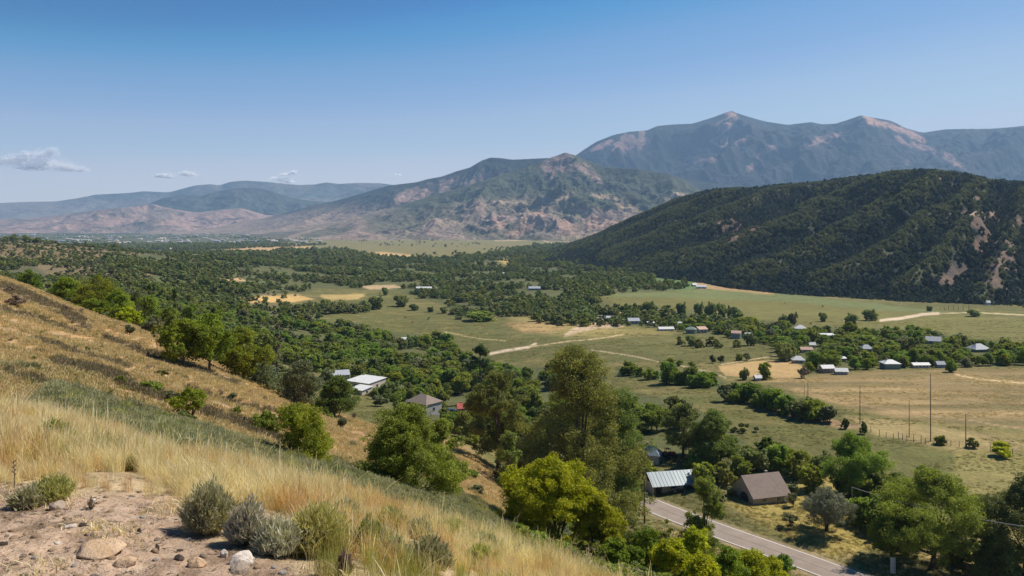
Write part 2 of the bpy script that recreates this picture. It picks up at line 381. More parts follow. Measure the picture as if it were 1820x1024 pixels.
# ------------------------------------------------------------------ ground sheet
M_ground = terrain_mat('ground', (0.012, 0.11, 0.9, 9.0, 55.0), (0.14, 0.20, 0.24, 0.2, 0.16), bump=[(0.3, 0.5), (1.2, 0.16), (9.0, 0.055), (50.0, 0.018)])
TAN = (0.45, 0.28, 0.13); TAN2 = (0.26, 0.17, 0.09); DIRT = (0.47, 0.33, 0.225); MEAD = (0.140, 0.132, 0.042); MEAD2 = (0.205, 0.168, 0.062)
GOLD = (0.42, 0.28, 0.13); WOODF = (0.105, 0.115, 0.045); SCRUB = (0.13, 0.13, 0.07); SAGE = (0.16, 0.17, 0.09); PALE = (0.62, 0.48, 0.33)
WOODS = [
 [(180,452),(330,452),(560,457),(640,466),(800,466),(960,478),(1060,488),(1200,497),(1235,514),(1090,522),(1060,532),(1085,546),(1185,548),(1215,562),(1210,580),(1100,576),(1050,582),(960,574),(880,562),(800,545),(735,527),(715,517),(640,516),(560,512),(540,522),(470,521),(430,530),(360,535),(300,530),(200,500)],
 [(330,534),(440,540),(470,556),(520,568),(640,573),(700,590),(790,612),(840,634),(900,650),(1000,652),(1090,690),(1200,712),(1260,735),(1330,790),(1290,850),(1180,800),(1100,790),(1000,790),(850,790),(800,768),(740,752),(690,725),(650,700),(600,668),(560,660),(480,645),(420,620),(330,580),(260,555),(240,520)],
 [(495,546),(600,542),(665,541),(690,548),(640,557),(500,562)],
 [(790,528),(860,545),(880,560),(830,566),(800,560)],
 [(1040,572),(1120,560),(1220,556),(1310,560),(1420,580),(1550,585),(1640,585),(1700,600),(1830,612),(1830,650),(1720,652),(1640,655),(1560,655),(1450,664),(1420,660),(1400,640),(1375,618),(1330,604),(1250,594),(1130,580),(1040,582)],
 [(1095,652),(1200,658),(1260,660),(1288,680),(1275,694),(1215,688),(1160,678),(1095,668)],
 [(1275,688),(1330,682),(1400,700),(1490,738),(1486,755),(1400,742),(1330,722),(1280,712)],
 [(540,612),(640,585),(800,600),(812,616),(740,620),(600,625)],
]
FARW = [[(930,452),(1060,462),(1200,480),(1290,497),(1380,516),(1500,530),(1620,542),(1840,552),(1840,562),(1600,556),(1400,526),(1250,506),(1050,490),(960,482),(900,470)],
 [(480,446),(600,444),(680,458),(760,462),(850,456),(950,436),(1000,434),(1040,446),(960,462),(800,468),(620,462)],
 [(0,408),(200,412),(400,418),(520,430),(700,424),(640,432),(480,440),(300,446),(150,440),(0,428)]]
FIELDS = [  # (polygon, colour, softness, nearest distance)
 ([(1075,528),(1200,528),(1380,528),(1500,545),(1640,556),(1830,568),(1830,612),(1700,598),(1560,582),(1430,580),(1320,566),(1220,548),(1100,544)], (0.185,0.168,0.050), 2),
 ([(1090,522),(1240,515),(1400,522),(1560,540),(1700,556),(1560,552),(1400,536),(1200,529),(1075,528)], (0.17,0.19,0.07), 2),
 ([(1130,495),(1230,496),(1250,505),(1225,516),(1120,512)], (0.13,0.20,0.07), 2),
 ([(1225,497),(1300,497),(1378,513),(1375,524),(1310,518),(1245,513)], GOLD, 2),
 ([(1275,651),(1330,643),(1400,640),(1440,655),(1420,672),(1330,670),(1290,668)], (0.48,0.32,0.14), 1.5),
 ([(1340,674),(1450,668),(1560,660),(1700,656),(1840,656),(1840,768),(1740,756),(1600,745),(1500,722),(1420,700)], (0.27,0.192,0.085), 4),
 ([(1500,740),(1600,748),(1740,770),(1830,790),(1830,800),(1700,800),(1560,775)], (0.33,0.25,0.11), 5),
 ([(385,440),(480,432),(620,425),(780,418),(900,420),(1000,434),(950,442),(860,455),(760,462),(680,460),(600,452),(480,450)], (0.22,0.19,0.075), 3),
 ([(395,443),(500,436),(560,438),(540,450),(440,448)], (0.55,0.36,0.17), 2),
 ([(580,452),(680,448),(760,456),(700,462),(600,460)], (0.58,0.38,0.17), 1.5),
 ([(880,462),(930,456),(960,466),(900,470)], (0.50,0.36,0.12), 1.5),
 ([(430,532),(470,526),(530,524),(560,532),(520,537),(440,540)], (0.62,0.40,0.15), 1.5),
 ([(570,524),(650,522),(640,532),(580,534)], (0.50,0.36,0.14), 2),
 ([(390,497),(425,495),(440,499),(395,503)], (0.6,0.38,0.2), 1),
 ([(640,508),(700,506),(720,512),(660,515)], (0.5,0.36,0.2), 1.5),
 ([(0,432),(120,434),(240,450),(200,462),(100,470),(0,460)], (0.23,0.17,0.09), 6),
 ([(60,470),(140,468),(260,478),(200,492),(90,492)], (0.23,0.175,0.095), 5),
 ([(190,488),(240,482),(270,486),(250,500),(210,500)], (0.5,0.32,0.19), 3),
 ([(215,436),(270,434),(350,437),(290,444),(235,445)], (0.8,0.74,0.64), 1.2),
 ([(900,562),(1000,566),(1060,578),(1120,585),(1200,590),(1060,600),(960,590)], (0.34,0.265,0.095), 10),
 ([(900,575),(960,572),(1010,582),(980,592),(930,590)], (0.42,0.28,0.12), 5),
 ([(1000,598),(1040,568),(1100,574),(1110,582),(1060,584)], (0.6,0.44,0.28), 2),
 ([(1290,688),(1330,690),(1480,745),(1540,760),(1500,762),(1400,742),(1300,712)], (0.36,0.23,0.13), 3),
 ([(640,755),(690,760),(700,820),(640,870),(600,830)], (0.42,0.25,0.13), 8),
 ([(1430,840),(1560,850),(1610,960),(1480,990),(1330,920),(1290,890),(1400,890)], (0.36,0.28,0.085), 8),
 ([(800,830),(880,835),(900,885),(830,905),(780,880)], (0.47,0.29,0.15), 6),
 ([(1700,800),(1830,810),(1830,1000),(1740,960),(1690,870)], (0.26,0.22,0.08), 10),
]
TRACKS = [  # pale dirt tracks: photo pixels, half width in px, colour
 ([(872,629),(900,623),(940,617),(952,611)], 2.6, PALE), ([(940,617),(1000,608),(1060,602),(1108,595)], 1.1, (0.5,0.38,0.2)),
 ([(1565,570),(1600,566),(1640,559),(1668,557)], 2.6, PALE), ([(1668,557),(1740,556),(1830,560)], 1.0, (0.52,0.42,0.22)),
 ([(1050,622),(1120,632),(1180,645),(1260,660),(1290,672)], 1.0, (0.44,0.34,0.2)), ([(1108,466),(1135,464),(1160,457)], 1.2, PALE),
 ([(1690,664),(1740,674),(1830,682)], 1.4, (0.62,0.45,0.24)), ([(1280,648),(1330,640),(1380,632)], 1.0, (0.5,0.36,0.2)),
 ([(790,590),(850,602),(900,606)], 1.0, (0.42,0.33,0.15)), ([(880,428),(960,426),(1010,440)], 1.0, (0.5,0.36,0.2)),
 ([(1060,560),(1090,558),(1110,554)], 1.5, PALE), ([(1410,690),(1500,715),(1620,735),(1700,744),(1830,764)], 0.9, (0.34,0.23,0.12)),
]
GULLIES = (([(0,510),(40,520),(100,548),(160,580)], 7), ([(0,552),(60,565),(130,590)], 5), ([(100,645),(180,662),(240,690),(300,712)], 7), ([(190,600),(300,640),(420,680)], 6), ([(0,660),(90,690),(190,722)], 5), ([(360,735),(440,760),(520,790)], 7), ([(60,600),(150,630),(230,650)], 4), ([(330,690),(400,712),(480,735)], 5))
def build_ground():
    uc = np.concatenate([np.linspace(-1.15, -0.68, 110)[:-1], np.linspace(-0.68, 0.68, 980), np.linspace(0.68, 1.15, 110)[1:]])
    OFF = 6.0
    yy = np.exp(np.linspace(math.log(3.0), math.log(15000), 1150)) - OFF
    U, Y = np.meshgrid(uc, yy); X = U * (Y + OFF); sh = X.shape
    X = X.ravel(); Y = Y.ravel()
    Zz = Z(X, np.maximum(Y, -3))
    Zz = np.where(Y > 5600, Zz, Zz)
    Yc = np.maximum(Y, 2.5); px, py = proj(X, Yc, Zz)
    jx = px + fbm(X / 14 * 60 / (Yc**0.5 + 8), Yc / 14 * 60 / (Yc**0.5 + 8), 3, 40) * 5; jy = py + fbm(X / 9 + 50, Yc / 9, 3, 41) * 2
    n1 = fbm(X / 45, Y / 45, 4, 61); n2 = fbm(X / 8, Y / 8, 4, 62); n3 = fbm(X / 260, Y / 260, 4, 63)
    C = np.empty((len(X), 3)); C[:] = MEAD
    def mix(mask, c):
        nonlocal C
        C = C + (np.asarray(c) - C) * np.clip(mask, 0, 1)[:, None]
    mix(sstep(-0.1, 0.5, n1 + 0.5 * n3) * 0.75, MEAD2)
    mix(sstep(0.15, 0.6, n2 + 0.3*n1) * 0.35, (0.34, 0.25, 0.10))
    mix(sstep(0.1, 0.55, -n2 + 0.4 * n1) * 0.45, (0.12, 0.15, 0.045))
    mix(sstep(1500, 3500, Y) * 0.5, (0.20, 0.165, 0.085))
    far_ = sstep(1300, 2000, Y); mix(far_ * sstep(0.02, 0.3, fbm(X / 260, Y / 420, 4, 64)) * 0.75, (0.085, 0.09, 0.045)); mix(far_ * sstep(0.1, 0.4, fbm(X / 600 + 5, Y / 700, 4, 65)) * 0.7, (0.30, 0.22, 0.12))
    # scrub covered low hills, left
    low = (1 - sstep(-0.40, -0.22, X / Yc)) * sstep(170, 320, Y) * (1 - sstep(2200, 3000, Y))
    mix(low, SCRUB); mix(low * sstep(0.0, 0.5, n2 + n1), (0.30, 0.21, 0.12))
    # slope between hill and valley floor, road side
    edge = (1 - sstep(150, 190, Y)) * sstep(24, 40, Y)
    right = sstep(880, 960, px)
    mix(edge * right, (0.17, 0.16, 0.06)); mix(edge * right * sstep(0, 0.5, n2), (0.33, 0.25, 0.11))
    # dry hillside, left
    crest = np.interp(px, [0, 200, 400, 600, 800, 900], [145, 140, 128, 150, 165, 120])
    hill = sstep(20, 26, Y) * (1 - sstep(crest, crest + 35, Y)) * (1 - sstep(860, 960, px))
    mix(hill, TAN); mix(hill * sstep(-0.1, 0.5, fbm(X / 14, Y / 5, 4, 71)) * 0.7, TAN2)
    mix(hill * sstep(0.1, 0.55, fbm(X / 5 + 9, Y / 5, 4, 72)) * 0.6, (0.47, 0.34, 0.20))
    mix(hill * sstep(0.25, 0.6, fbm(X / 6 + 4, Y / 6, 4, 73)) * 0.55, (0.24, 0.19, 0.09))
    band = [(110,700),(200,735),(330,770),(450,802),(600,852),(720,872),(860,905),(900,950),(640,905),(430,830),(180,762)]
    mix(sstep(-10, 8, poly_sd(jx, jy, band)) * (Y > 17) * (Y < 90), SAGE)
    for pl, wd in GULLIES:
        m = (1 - sstep(wd * 0.4, wd * 1.7, line_d(jx, jy, pl))) * hill
        mix(m * 0.75, (0.19, 0.15, 0.085))
    # foreground: straw ground under the grass and the bare dirt
    fg = 1 - sstep(19, 26, Y)
    mix(fg, (0.52, 0.39, 0.23)); mix(fg * sstep(0, 0.5, n2), (0.42, 0.31, 0.18))
    dirt = [(-400,880),(0,866),(60,872),(160,880),(300,878),(330,905),(345,950),(440,985),(520,1015),(600,1080),(700,1400),(-400,1400)]
    dm = sstep(-16, 14, poly_sd(px + fbm(X*2, Y*2, 3, 77)*22, py + fbm(X*2+7, Y*2, 3, 78)*12, dirt)) * (Y < 9)
    mix(dm, DIRT)
    nn = fbm(X * 3.1, Y * 3.1, 4, 80); mix(dm * sstep(0.05, 0.5, nn) * 0.6, (0.44, 0.32, 0.225)); mix(dm * sstep(0.1, 0.5, -nn) * 0.7, (0.22, 0.145, 0.095))
    nn = fbm(X * 14, Y * 14, 3, 81); mix(dm * sstep(0.2, 0.5, nn) * 0.6, (0.18, 0.12, 0.07)); mix(dm * sstep(0.3, 0.55, -nn) * 0.6, (0.52, 0.40, 0.29))
    for pl in WOODS: mix(sstep(-3, 3, poly_sd(jx, jy, pl)) * (Y > 150) * 0.8, WOODF)
    for pl in FARW: mix(sstep(-2, 2, poly_sd(jx, jy, pl)) * (Y > 900) * 0.75, (0.085, 0.10, 0.05))
    for pl, c, s in FIELDS:
        dmin = 150 if max(p[1] for p in pl) < 800 else 70
        mix(sstep(-s, s, poly_sd(jx, jy, pl)) * (Y > dmin) * 0.92, c)
    # streaks in the big dry field
    fld = sstep(-3, 5, poly_sd(jx, jy, FIELDS[5][0])) * (Y > 200)
    st = fbm(X / 60, Y / 9, 4, 90)
    mix(fld * sstep(0.05, 0.5, st) * 0.6, (0.44, 0.30, 0.145)); mix(fld * sstep(0.05, 0.5, -st) * 0.7, (0.155, 0.135, 0.058)); mix(fld * sstep(0.0, 0.45, fbm(X / 25, Y / 12, 4, 93)) * 0.5, (0.17, 0.145, 0.06))
    for pl, wd, c in TRACKS: mix((1 - sstep(wd * 0.6, wd * 1.3, line_d(px, py + fbm(X/12, Y/12, 2, 91)*0.8, pl))) * (Y > 200), c)
    # verge of the road
    near = (Y > 60) & (Y < 240); rd = np.full(len(X), 99.0); rd[near] = line_d(X[near], Y[near], ROAD)
    mix((1 - sstep(3.6, 5.0, rd)) * 0.7, (0.36, 0.27, 0.17))
    C4 = np.ones((len(X), 4), np.float32); C4[:, :3] = C
    nx, ny = sh[1], sh[0]; idx = np.arange(nx * ny).reshape(ny, nx)
    Fq = np.stack([idx[:-1, :-1], idx[:-1, 1:], idx[1:, 1:], idx[1:, :-1]], -1).reshape(-1, 4)
    me = mesh_np('ground', np.stack([X, Y, Zz], 1), Fq, M_ground, True, {'Col': ('FLOAT_COLOR', C4)})
    tag(link('ground', me), kind='structure')
build_ground()

# road with worn asphalt and white edge lines
def strip(name, pts, off0, off1, z, mat, sub=14):
    P = np.array(pts); t = np.linspace(0, len(P) - 1, (len(P) - 1) * sub + 1); k = np.arange(len(P))
    X = np.interp(t, k, P[:, 0]); Y = np.interp(t, k, P[:, 1])
    for _ in range(30): X[1:-1] = (X[:-2] + 2*X[1:-1] + X[2:]) / 4; Y[1:-1] = (Y[:-2] + 2*Y[1:-1] + Y[2:]) / 4
    tx = np.gradient(X); ty = np.gradient(Y); l = np.hypot(tx, ty); nx, ny = -ty / l, tx / l
    os_ = np.linspace(off0, off1, 2 if off1 - off0 < 1 else 9)
    V = np.array([[(X[i] + nx[i] * o, Y[i] + ny[i] * o, z - 0.02 * abs(o)) for o in os_] for i in range(len(X))])
    n = len(os_); idx = np.arange(len(X) * n).reshape(len(X), n)
    Fq = np.stack([idx[:-1, :-1], idx[1:, :-1], idx[1:, 1:], idx[:-1, 1:]], -1).reshape(-1, 4)
    return link(name, mesh_np(name, V.reshape(-1, 3), Fq[:, ::-1] , mat, True))
M_road, nt_, p_ = new_mat('asphalt')
tc_ = N(nt_, 'ShaderNodeTexCoord')
a_ = maprange(nt_, noise_n(nt_, tc_.outputs['Object'], 0.35, 5, 0.7), 0.3, 0.7, 0, 1)
c_ = mixc(nt_, a_, (0.25, 0.195, 0.155), (0.33, 0.265, 0.215))
v_ = N(nt_, 'ShaderNodeTexVoronoi', feature='DISTANCE_TO_EDGE'); v_.inputs['Scale'].default_value = 0.13; nt_.links.new(tc_.outputs['Object'], v_.inputs['Vector'])
c_ = mixc(nt_, maprange(nt_, v_.outputs['Distance'], 0.0, 0.006, 0.45, 0.0), c_, (0.08, 0.07, 0.06))
c_ = mulcol(nt_, c_, maprange(nt_, noise_n(nt_, tc_.outputs['Object'], 30, 3), 0.3, 0.7, 0.85, 1.15))
nt_.links.new(c_, p_.inputs['Base Color']); p_.inputs['Roughness'].default_value = 0.9
M_line = plain('road_paint', (0.72, 0.68, 0.62), 0.8, 0, 4.0, 0.2)
tag(strip('road', ROAD, -3.3, 3.3, ROADZ, M_road), kind='structure')
tag(strip('road_marking', ROAD, -3.05, -2.87, ROADZ + 0.006, M_line), kind='structure')
tag(strip('road_marking', ROAD, 2.87, 3.05, ROADZ + 0.006, M_line), kind='structure')
M_crack = plain('crack_seal', (0.11, 0.095, 0.085), 0.85, 0, 2, 0.3)
tag(strip('road_marking', ROAD, -0.16, -0.05, ROADZ + 0.004, M_crack), kind='structure')

# ------------------------------------------------------------------ hills and mountains
M_mount = terrain_mat('mountain', (0.0015, 0.008, 0.025, 0.06), (0.14, 0.26, 0.34, 0.34), bump=[(0.015, 14.0), (0.05, 5.0)])
M_hill = terrain_mat('hill', (0.01, 0.06, 0.3, 1.5), (0.15, 0.18, 0.2, 0.2), bump=[(0.08, 2.0), (0.4, 0.5)])
GRIDS = {}
def mountain(name, sky_pts, dist, base, px0, px1, nx, ny, spur, amp, paint, mat, prof=1.15, seed=0, lam=300, fine=0.35, back=0.5, relief=None):
    px = np.linspace(px0, px1, nx)
    sp = np.array(sky_pts, float)
    pys = np.interp(px, sp[:, 0], sp[:, 1])
    for _ in range(max(1, int(nx / 260))): pys[1:-1] = (pys[:-2] + pys[1:-1] * 2 + pys[2:]) / 4
    dr = np.interp(px, *np.array(dist, float).T); db = np.interp(px, *np.array(base, float).T)
    t = np.concatenate([np.linspace(0, 1, ny), 1 + np.linspace(0.03, 1, ny // 5) * back])
    T, PX = np.meshgrid(t, px, indexing='ij'); D = db + (dr - db) * T; X = (PX - CX) / F * D
    zb = Z0((px - CX) / F * db, db) - 6; zr = (HY - pys) / F * dr
    f = np.where(T <= 1, np.clip(T, 0, 1) ** prof, 1 - (np.clip(T - 1, 0, 9) / back) ** 1.3 * 0.8)
    H = (zr - zb); Zz = zb + H * f
    sx, sy = spur; L = math.hypot(sx, sy); sx /= L; sy /= L
    wx = fbm(X / (lam*3), D / (lam*3), 3, seed + 1) * 0.8; a = (X * -sy + D * sx) / lam + wx; b = (X * sx + D * sy) / (lam * 4.5) + wx * 0.5
    r = ridged(a, b, 3, seed + 2, 0.45); r2 = ridged(X / (lam*0.42) + wx, D / (lam*0.42), 6, seed + 3, 0.55)
    env = np.clip(T, 0, 1) ** 0.6 * (1 - 0.88 * np.clip(T, 0, 1) ** 4)
    Zz = Zz + H * amp * env * ((r - 0.45) + fine * (r2 - 0.4))
    el = (Zz / D); cur = el.max(0); want = (HY - pys) / F
    corr = (want - cur); k = np.ones(3) / 3; corr = np.convolve(np.pad(corr, 1, 'edge'), k, 'valid')
    Zz = Zz + corr * D * np.clip(T, 0, 1) ** 2.5
    for _ in range(3):
        el = Zz / D; over = np.maximum(el - (want - 0.0002), 0) * (T < 0.999); Zz = Zz - over * D
    PY = HY - F * Zz / D
    gx = np.gradient(Zz, axis=1) / (np.gradient(X, axis=1) + 1e-6)
    if relief is not None:      # named spurs: raised along their lines
        r = relief(PX, PY, X, D); Zz = Zz + H * 0.30 * r ** 0.85 * np.clip(T, 0, 1) ** 0.5 * np.clip(1 - T, 0, 1) ** 0.35 * 1.2; PY = HY - F * Zz / D
        for _ in range(3):
            el = Zz / D; over = np.maximum(el - (want - 0.0002), 0) * (T < 0.999); Zz = Zz - over * D
    Cc = paint(PX, PY, T, X, D, r, r2, gx)
    C4 = np.ones((Cc.shape[0] * Cc.shape[1], 4), np.float32); C4[:, :3] = Cc.reshape(-1, 3)
    idx = np.arange(T.size).reshape(T.shape)
    Fq = np.stack([idx[:-1, :-1], idx[:-1, 1:], idx[1:, 1:], idx[1:, :-1]], -1).reshape(-1, 4)
    me = mesh_np(name, np.stack([X, D, Zz], -1).reshape(-1, 3), Fq, mat, True, {'Col': ('FLOAT_COLOR', C4)})
    tag(link(name, me), kind='structure')
    GRIDS[name] = (X, D, Zz, PX, PY, T, r)
def mixer(shape, c0):
    C = np.empty(shape + (3,)); C[:] = c0
    def mix(m, c):
        C[:] = C + (np.asarray(c) - C) * np.clip(m, 0, 1)[..., None]
    return C, mix
FOR = (0.040, 0.050, 0.036); FORL = (0.065, 0.074, 0.042)
ROCKT = (0.36, 0.235, 0.165); ROCKP = (0.33, 0.215, 0.165); GREY = (0.26, 0.20, 0.17)
def blotch(PX, PY, spots, X, D, sc_, seed):
    """patches at the given places (px, py, rx, ry, tilt) broken up by noise"""
    m = np.zeros(PX.shape); n = fbm(X / sc_, D / sc_, 4, seed); n2 = fbm(X / sc_ * 3.3, D / sc_ * 3.3, 5, seed + 5, 0.65)
    for (cx, cy, rx, ry, an) in spots:
        c, s = math.cos(R(an)), math.sin(R(an)); dx, dy = PX - cx, PY - cy
        q = np.sqrt(((dx * c + dy * s) / rx) ** 2 + ((-dx * s + dy * c) / ry) ** 2)
        m = np.maximum(m, 1 - sstep(0.5, 1.0, q + n * 0.6 + n2 * 0.7 - 0.05))
    return m
ROCK_SPOTS = [(1768,478,50,20,-30),(1750,430,26,44,15),(1790,392,44,12,2),(1300,412,34,24,0),(1265,425,26,16,-30),(1765,472,48,52,10),(1755,440,22,32,20),(1770,505,26,26,-30),(1745,390,60,8,4),(1795,385,40,12,0),(1730,352,14,3,5),(1697,328,12,4,10),(1672,318,10,3,0),(1740,400,30,14,20),(1340,402,20,14,0),(1695,495,36,12,-25),(1210,395,20,8,-30)]
SPURS = [[(1640,300),(1560,352),(1470,392),(1370,428),(1250,470),(1130,484)],[(1690,306),(1640,360),(1560,408),(1470,448),(1380,490),(1300,506)],[(1480,315),(1400,352),(1310,392),(1210,430),(1080,462)],[(1760,330),(1700,395),(1620,450),(1520,492),(1440,516)],[(1350,335),(1280,368),(1180,405),(1060,440),(960,458)],[(1740,370),(1722,440),(1660,490),(1590,524)],[(1820,370),(1800,430),(1770,500),(1740,540)],[(1220,350),(1140,385),(1050,420),(980,448)],[(1560,318),(1510,345),(1440,372)]]
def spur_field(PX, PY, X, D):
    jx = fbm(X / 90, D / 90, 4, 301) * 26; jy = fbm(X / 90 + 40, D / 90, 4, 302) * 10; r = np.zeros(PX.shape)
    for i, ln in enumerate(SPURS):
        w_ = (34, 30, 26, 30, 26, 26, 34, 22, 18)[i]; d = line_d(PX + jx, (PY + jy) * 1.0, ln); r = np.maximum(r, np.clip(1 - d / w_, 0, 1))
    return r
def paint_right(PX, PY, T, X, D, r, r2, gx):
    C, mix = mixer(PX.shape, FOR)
    mix(sstep(0.35, 0.9, r) * 0.7, (0.11, 0.11, 0.055))  # spur crests painted paler, as if the sun caught them
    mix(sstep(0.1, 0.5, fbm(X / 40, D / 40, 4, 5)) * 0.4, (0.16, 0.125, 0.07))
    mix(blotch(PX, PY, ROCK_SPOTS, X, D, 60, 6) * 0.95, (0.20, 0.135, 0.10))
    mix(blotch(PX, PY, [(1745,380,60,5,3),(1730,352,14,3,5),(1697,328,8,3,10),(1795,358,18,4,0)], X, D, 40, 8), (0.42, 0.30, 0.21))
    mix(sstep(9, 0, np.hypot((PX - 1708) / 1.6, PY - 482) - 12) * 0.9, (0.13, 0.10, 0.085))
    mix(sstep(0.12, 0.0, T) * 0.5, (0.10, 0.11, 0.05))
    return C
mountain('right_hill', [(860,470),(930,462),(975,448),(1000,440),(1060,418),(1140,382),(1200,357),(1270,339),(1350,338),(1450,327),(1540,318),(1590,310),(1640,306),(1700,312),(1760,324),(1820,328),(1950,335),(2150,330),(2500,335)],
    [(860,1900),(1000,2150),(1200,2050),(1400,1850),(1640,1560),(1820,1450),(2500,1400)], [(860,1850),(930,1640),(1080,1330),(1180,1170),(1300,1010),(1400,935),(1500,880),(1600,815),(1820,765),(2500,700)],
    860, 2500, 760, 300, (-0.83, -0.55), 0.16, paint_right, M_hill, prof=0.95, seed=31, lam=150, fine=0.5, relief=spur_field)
def paint_mid(PX, PY, T, X, D, r, r2, gx):
    C, mix = mixer(PX.shape, (0.26, 0.195, 0.15))
    n = fbm(X / 500, D / 500, 4, 55)
    mix(sstep(0.0, 0.5, n) * 0.5, (0.34, 0.26, 0.17))
    mix(sstep(0.45, 0.9, r) * 0.55, ROCKP); mix(sstep(0.5, 0.1, r) * 0.7, (0.085, 0.09, 0.05))
    mix(sstep(0.15, 0.5, fbm(X / 130, D / 130, 4, 57)) * 0.6, (0.11, 0.11, 0.06))
    topline = np.interp(PX, [450, 640, 740, 860, 960, 1060, 1180, 1260], [330, 345, 375, 352, 350, 372, 380, 420])
    g = sstep(-7, 9, topline - PY + n * 14)
    mix(g, (0.075, 0.082, 0.045)); mix(g * sstep(0.2, 0.6, -n + r * 0.3) * 0.6, FOR)
    mix(blotch(PX, PY, [(1000,292,24,18,0),(1040,302,36,9,30),(978,296,14,26,-15),(1060,318,16,8,35)], X, D, 200, 58) * 0.8, (0.33, 0.22, 0.18))
    mix(blotch(PX, PY, [(1085,352,34,5,12),(1000,352,20,7,-20),(900,362,42,6,0),(1120,372,40,9,25),(1210,352,26,10,-10)], X, D, 200, 59) * 0.85, (0.42, 0.31, 0.20))
    mix(blotch(PX, PY, [(885,395,20,14,-35),(1005,405,24,16,50),(950,385,30,8,-20),(1060,395,40,12,20),(930,405,30,9,-25),(1090,400,30,9,30)], X, D, 150, 60) * 0.7, (0.45, 0.28, 0.20))
    mix(sstep(0.10, 0.0, T) * 0.6, (0.24, 0.21, 0.11))
    return C
mountain('foothill_mountain', [(330,424),(450,418),(520,408),(600,393),(660,378),(700,369),(760,350),(830,330),(900,308),(940,295),(972,283),(1005,271),(1030,279),(1070,297),(1130,300),(1190,310),(1220,322),(1245,338),(1290,360),(1380,380),(1500,400)],
    [(330,6400),(700,6600),(1005,6700),(1250,6000),(1500,6000)], [(330,5600),(500,4900),(620,4600),(900,4500),(1100,4300),(1500,4000)], 330, 1500, 640, 240, (0.35, -0.9), 0.34, paint_mid, M_mount, prof=1.25, seed=71, lam=430, fine=0.75)
def paint_midback(PX, PY, T, X, D, r, r2, gx):
    C, mix = mixer(PX.shape, (0.030, 0.037, 0.032)); n = fbm(X / 500, D / 500, 4, 155)
    mix(sstep(12, -14, 372 - PY + n * 16), (0.30, 0.21, 0.15))
    mix(blotch(PX, PY, [(790,335,14,22,20),(830,330,20,24,30),(865,318,14,24,10),(893,312,7,22,8),(810,350,34,14,-30),(745,345,30,14,-15),(715,352,20,9,-25)], X, D, 260, 158) * 0.85, (0.36, 0.235, 0.185))
    mix(sstep(0.55, 0.2, r) * 0.3, (0.05, 0.06, 0.035))
    return C
mountain('ridge_mountain', [(200,412),(380,404),(480,385),(560,365),(600,356),(640,345),(690,330),(740,324),(762,318),(785,314),(810,305),(835,298),(855,286),(872,280),(890,281),(912,284),(950,282),(975,281),(1010,279),(1100,300),(1300,330)],
    [(200,9800),(600,8800),(880,8200),(1300,8200)], [(200,7500),(600,6900),(900,6700),(1300,6500)], 200, 1300, 560, 170, (-0.5, -0.85), 0.42, paint_midback, M_mount, prof=1.1, seed=91, lam=650, fine=0.5)
def paint_big(PX, PY, T, X, D, r, r2, gx):
    C, mix = mixer(PX.shape, (0.030, 0.038, 0.034)); n = fbm(X / 700, D / 700, 4, 255)
    mix(sstep(0.0, 0.5, n) * 0.5, (0.050, 0.058, 0.046)); mix(sstep(0.6, 0.95, r) * 0.3, (0.09, 0.075, 0.06))
    mix(blotch(PX, PY, [(1110,262,16,24,30),(1140,250,8,20,10),(1062,262,28,5,-25),(1292,222,20,12,-35),(1285,250,8,12,0),(1235,283,20,7,5),(1262,285,14,4,0),(1365,268,26,8,-30),(1318,250,14,6,-20),(1470,245,46,7,-18),(1455,255,26,4,-12),(1640,262,30,6,15),(1603,250,14,5,30),(1612,288,11,5,30),(1688,278,12,5,30),(1700,292,26,5,28),(1335,297,16,6,-35)], X, D, 240, 258) * 0.8, (0.40, 0.245, 0.19))
    mix(blotch(PX, PY, [(1545,214,14,7,40),(1575,224,42,6,18),(1625,242,30,6,28),(1300,202,12,4,20)], X, D, 260, 259), (0.50, 0.29, 0.20))
    return C
mountain('big_mountain', [(700,400),(860,345),(950,310),(1015,282),(1035,268),(1060,252),(1090,240),(1120,234),(1150,232),(1168,224),(1200,221),(1230,220),(1250,214),(1275,206),(1292,199),(1300,197),(1312,202),(1335,209),(1360,216),(1400,222),(1425,219),(1442,217),(1460,221),(1485,220),(1510,212),(1530,205),(1545,208),(1570,212),(1585,215),(1610,228),(1640,236),(1680,230),(1720,229),(1760,229),(1800,226),(1840,221),(1950,205),(2150,215),(2500,240)],
    [(700,11800),(1100,11200),(1300,11500),(1540,10600),(1640,11400),(1840,10500),(2500,10500)], [(700,9500),(1300,8000),(2500,7000)], 700, 2500, 760, 240, (-0.8, -0.55), 0.36, paint_big, M_mount, prof=0.95, seed=121, lam=820, fine=0.42)
def paint_far(c, c2, rockc, seed, lo):
    def f(PX, PY, T, X, D, r, r2, gx):
        C, mix = mixer(PX.shape, c); n = fbm(X / 900, D / 900, 4, seed)
        mix(sstep(0, 0.5, n) * 0.6, c2); mix(sstep(0.30, 0.62, r2 * 0.7 + n * 0.5) * 0.75, rockc)
        if lo > 900: mix(sstep(0.05, 0.4, fbm(X / 160, D / 160, 5, seed + 7)) * 0.65, (0.11, 0.10, 0.07)); mix(sstep(0.1, 0.45, fbm(X / 420, D / 420, 4, seed + 9)) * 0.6, (0.15, 0.12, 0.085))
        mix(sstep(10, -8, lo - PY + n * 8), rockc)
        return C
    return f
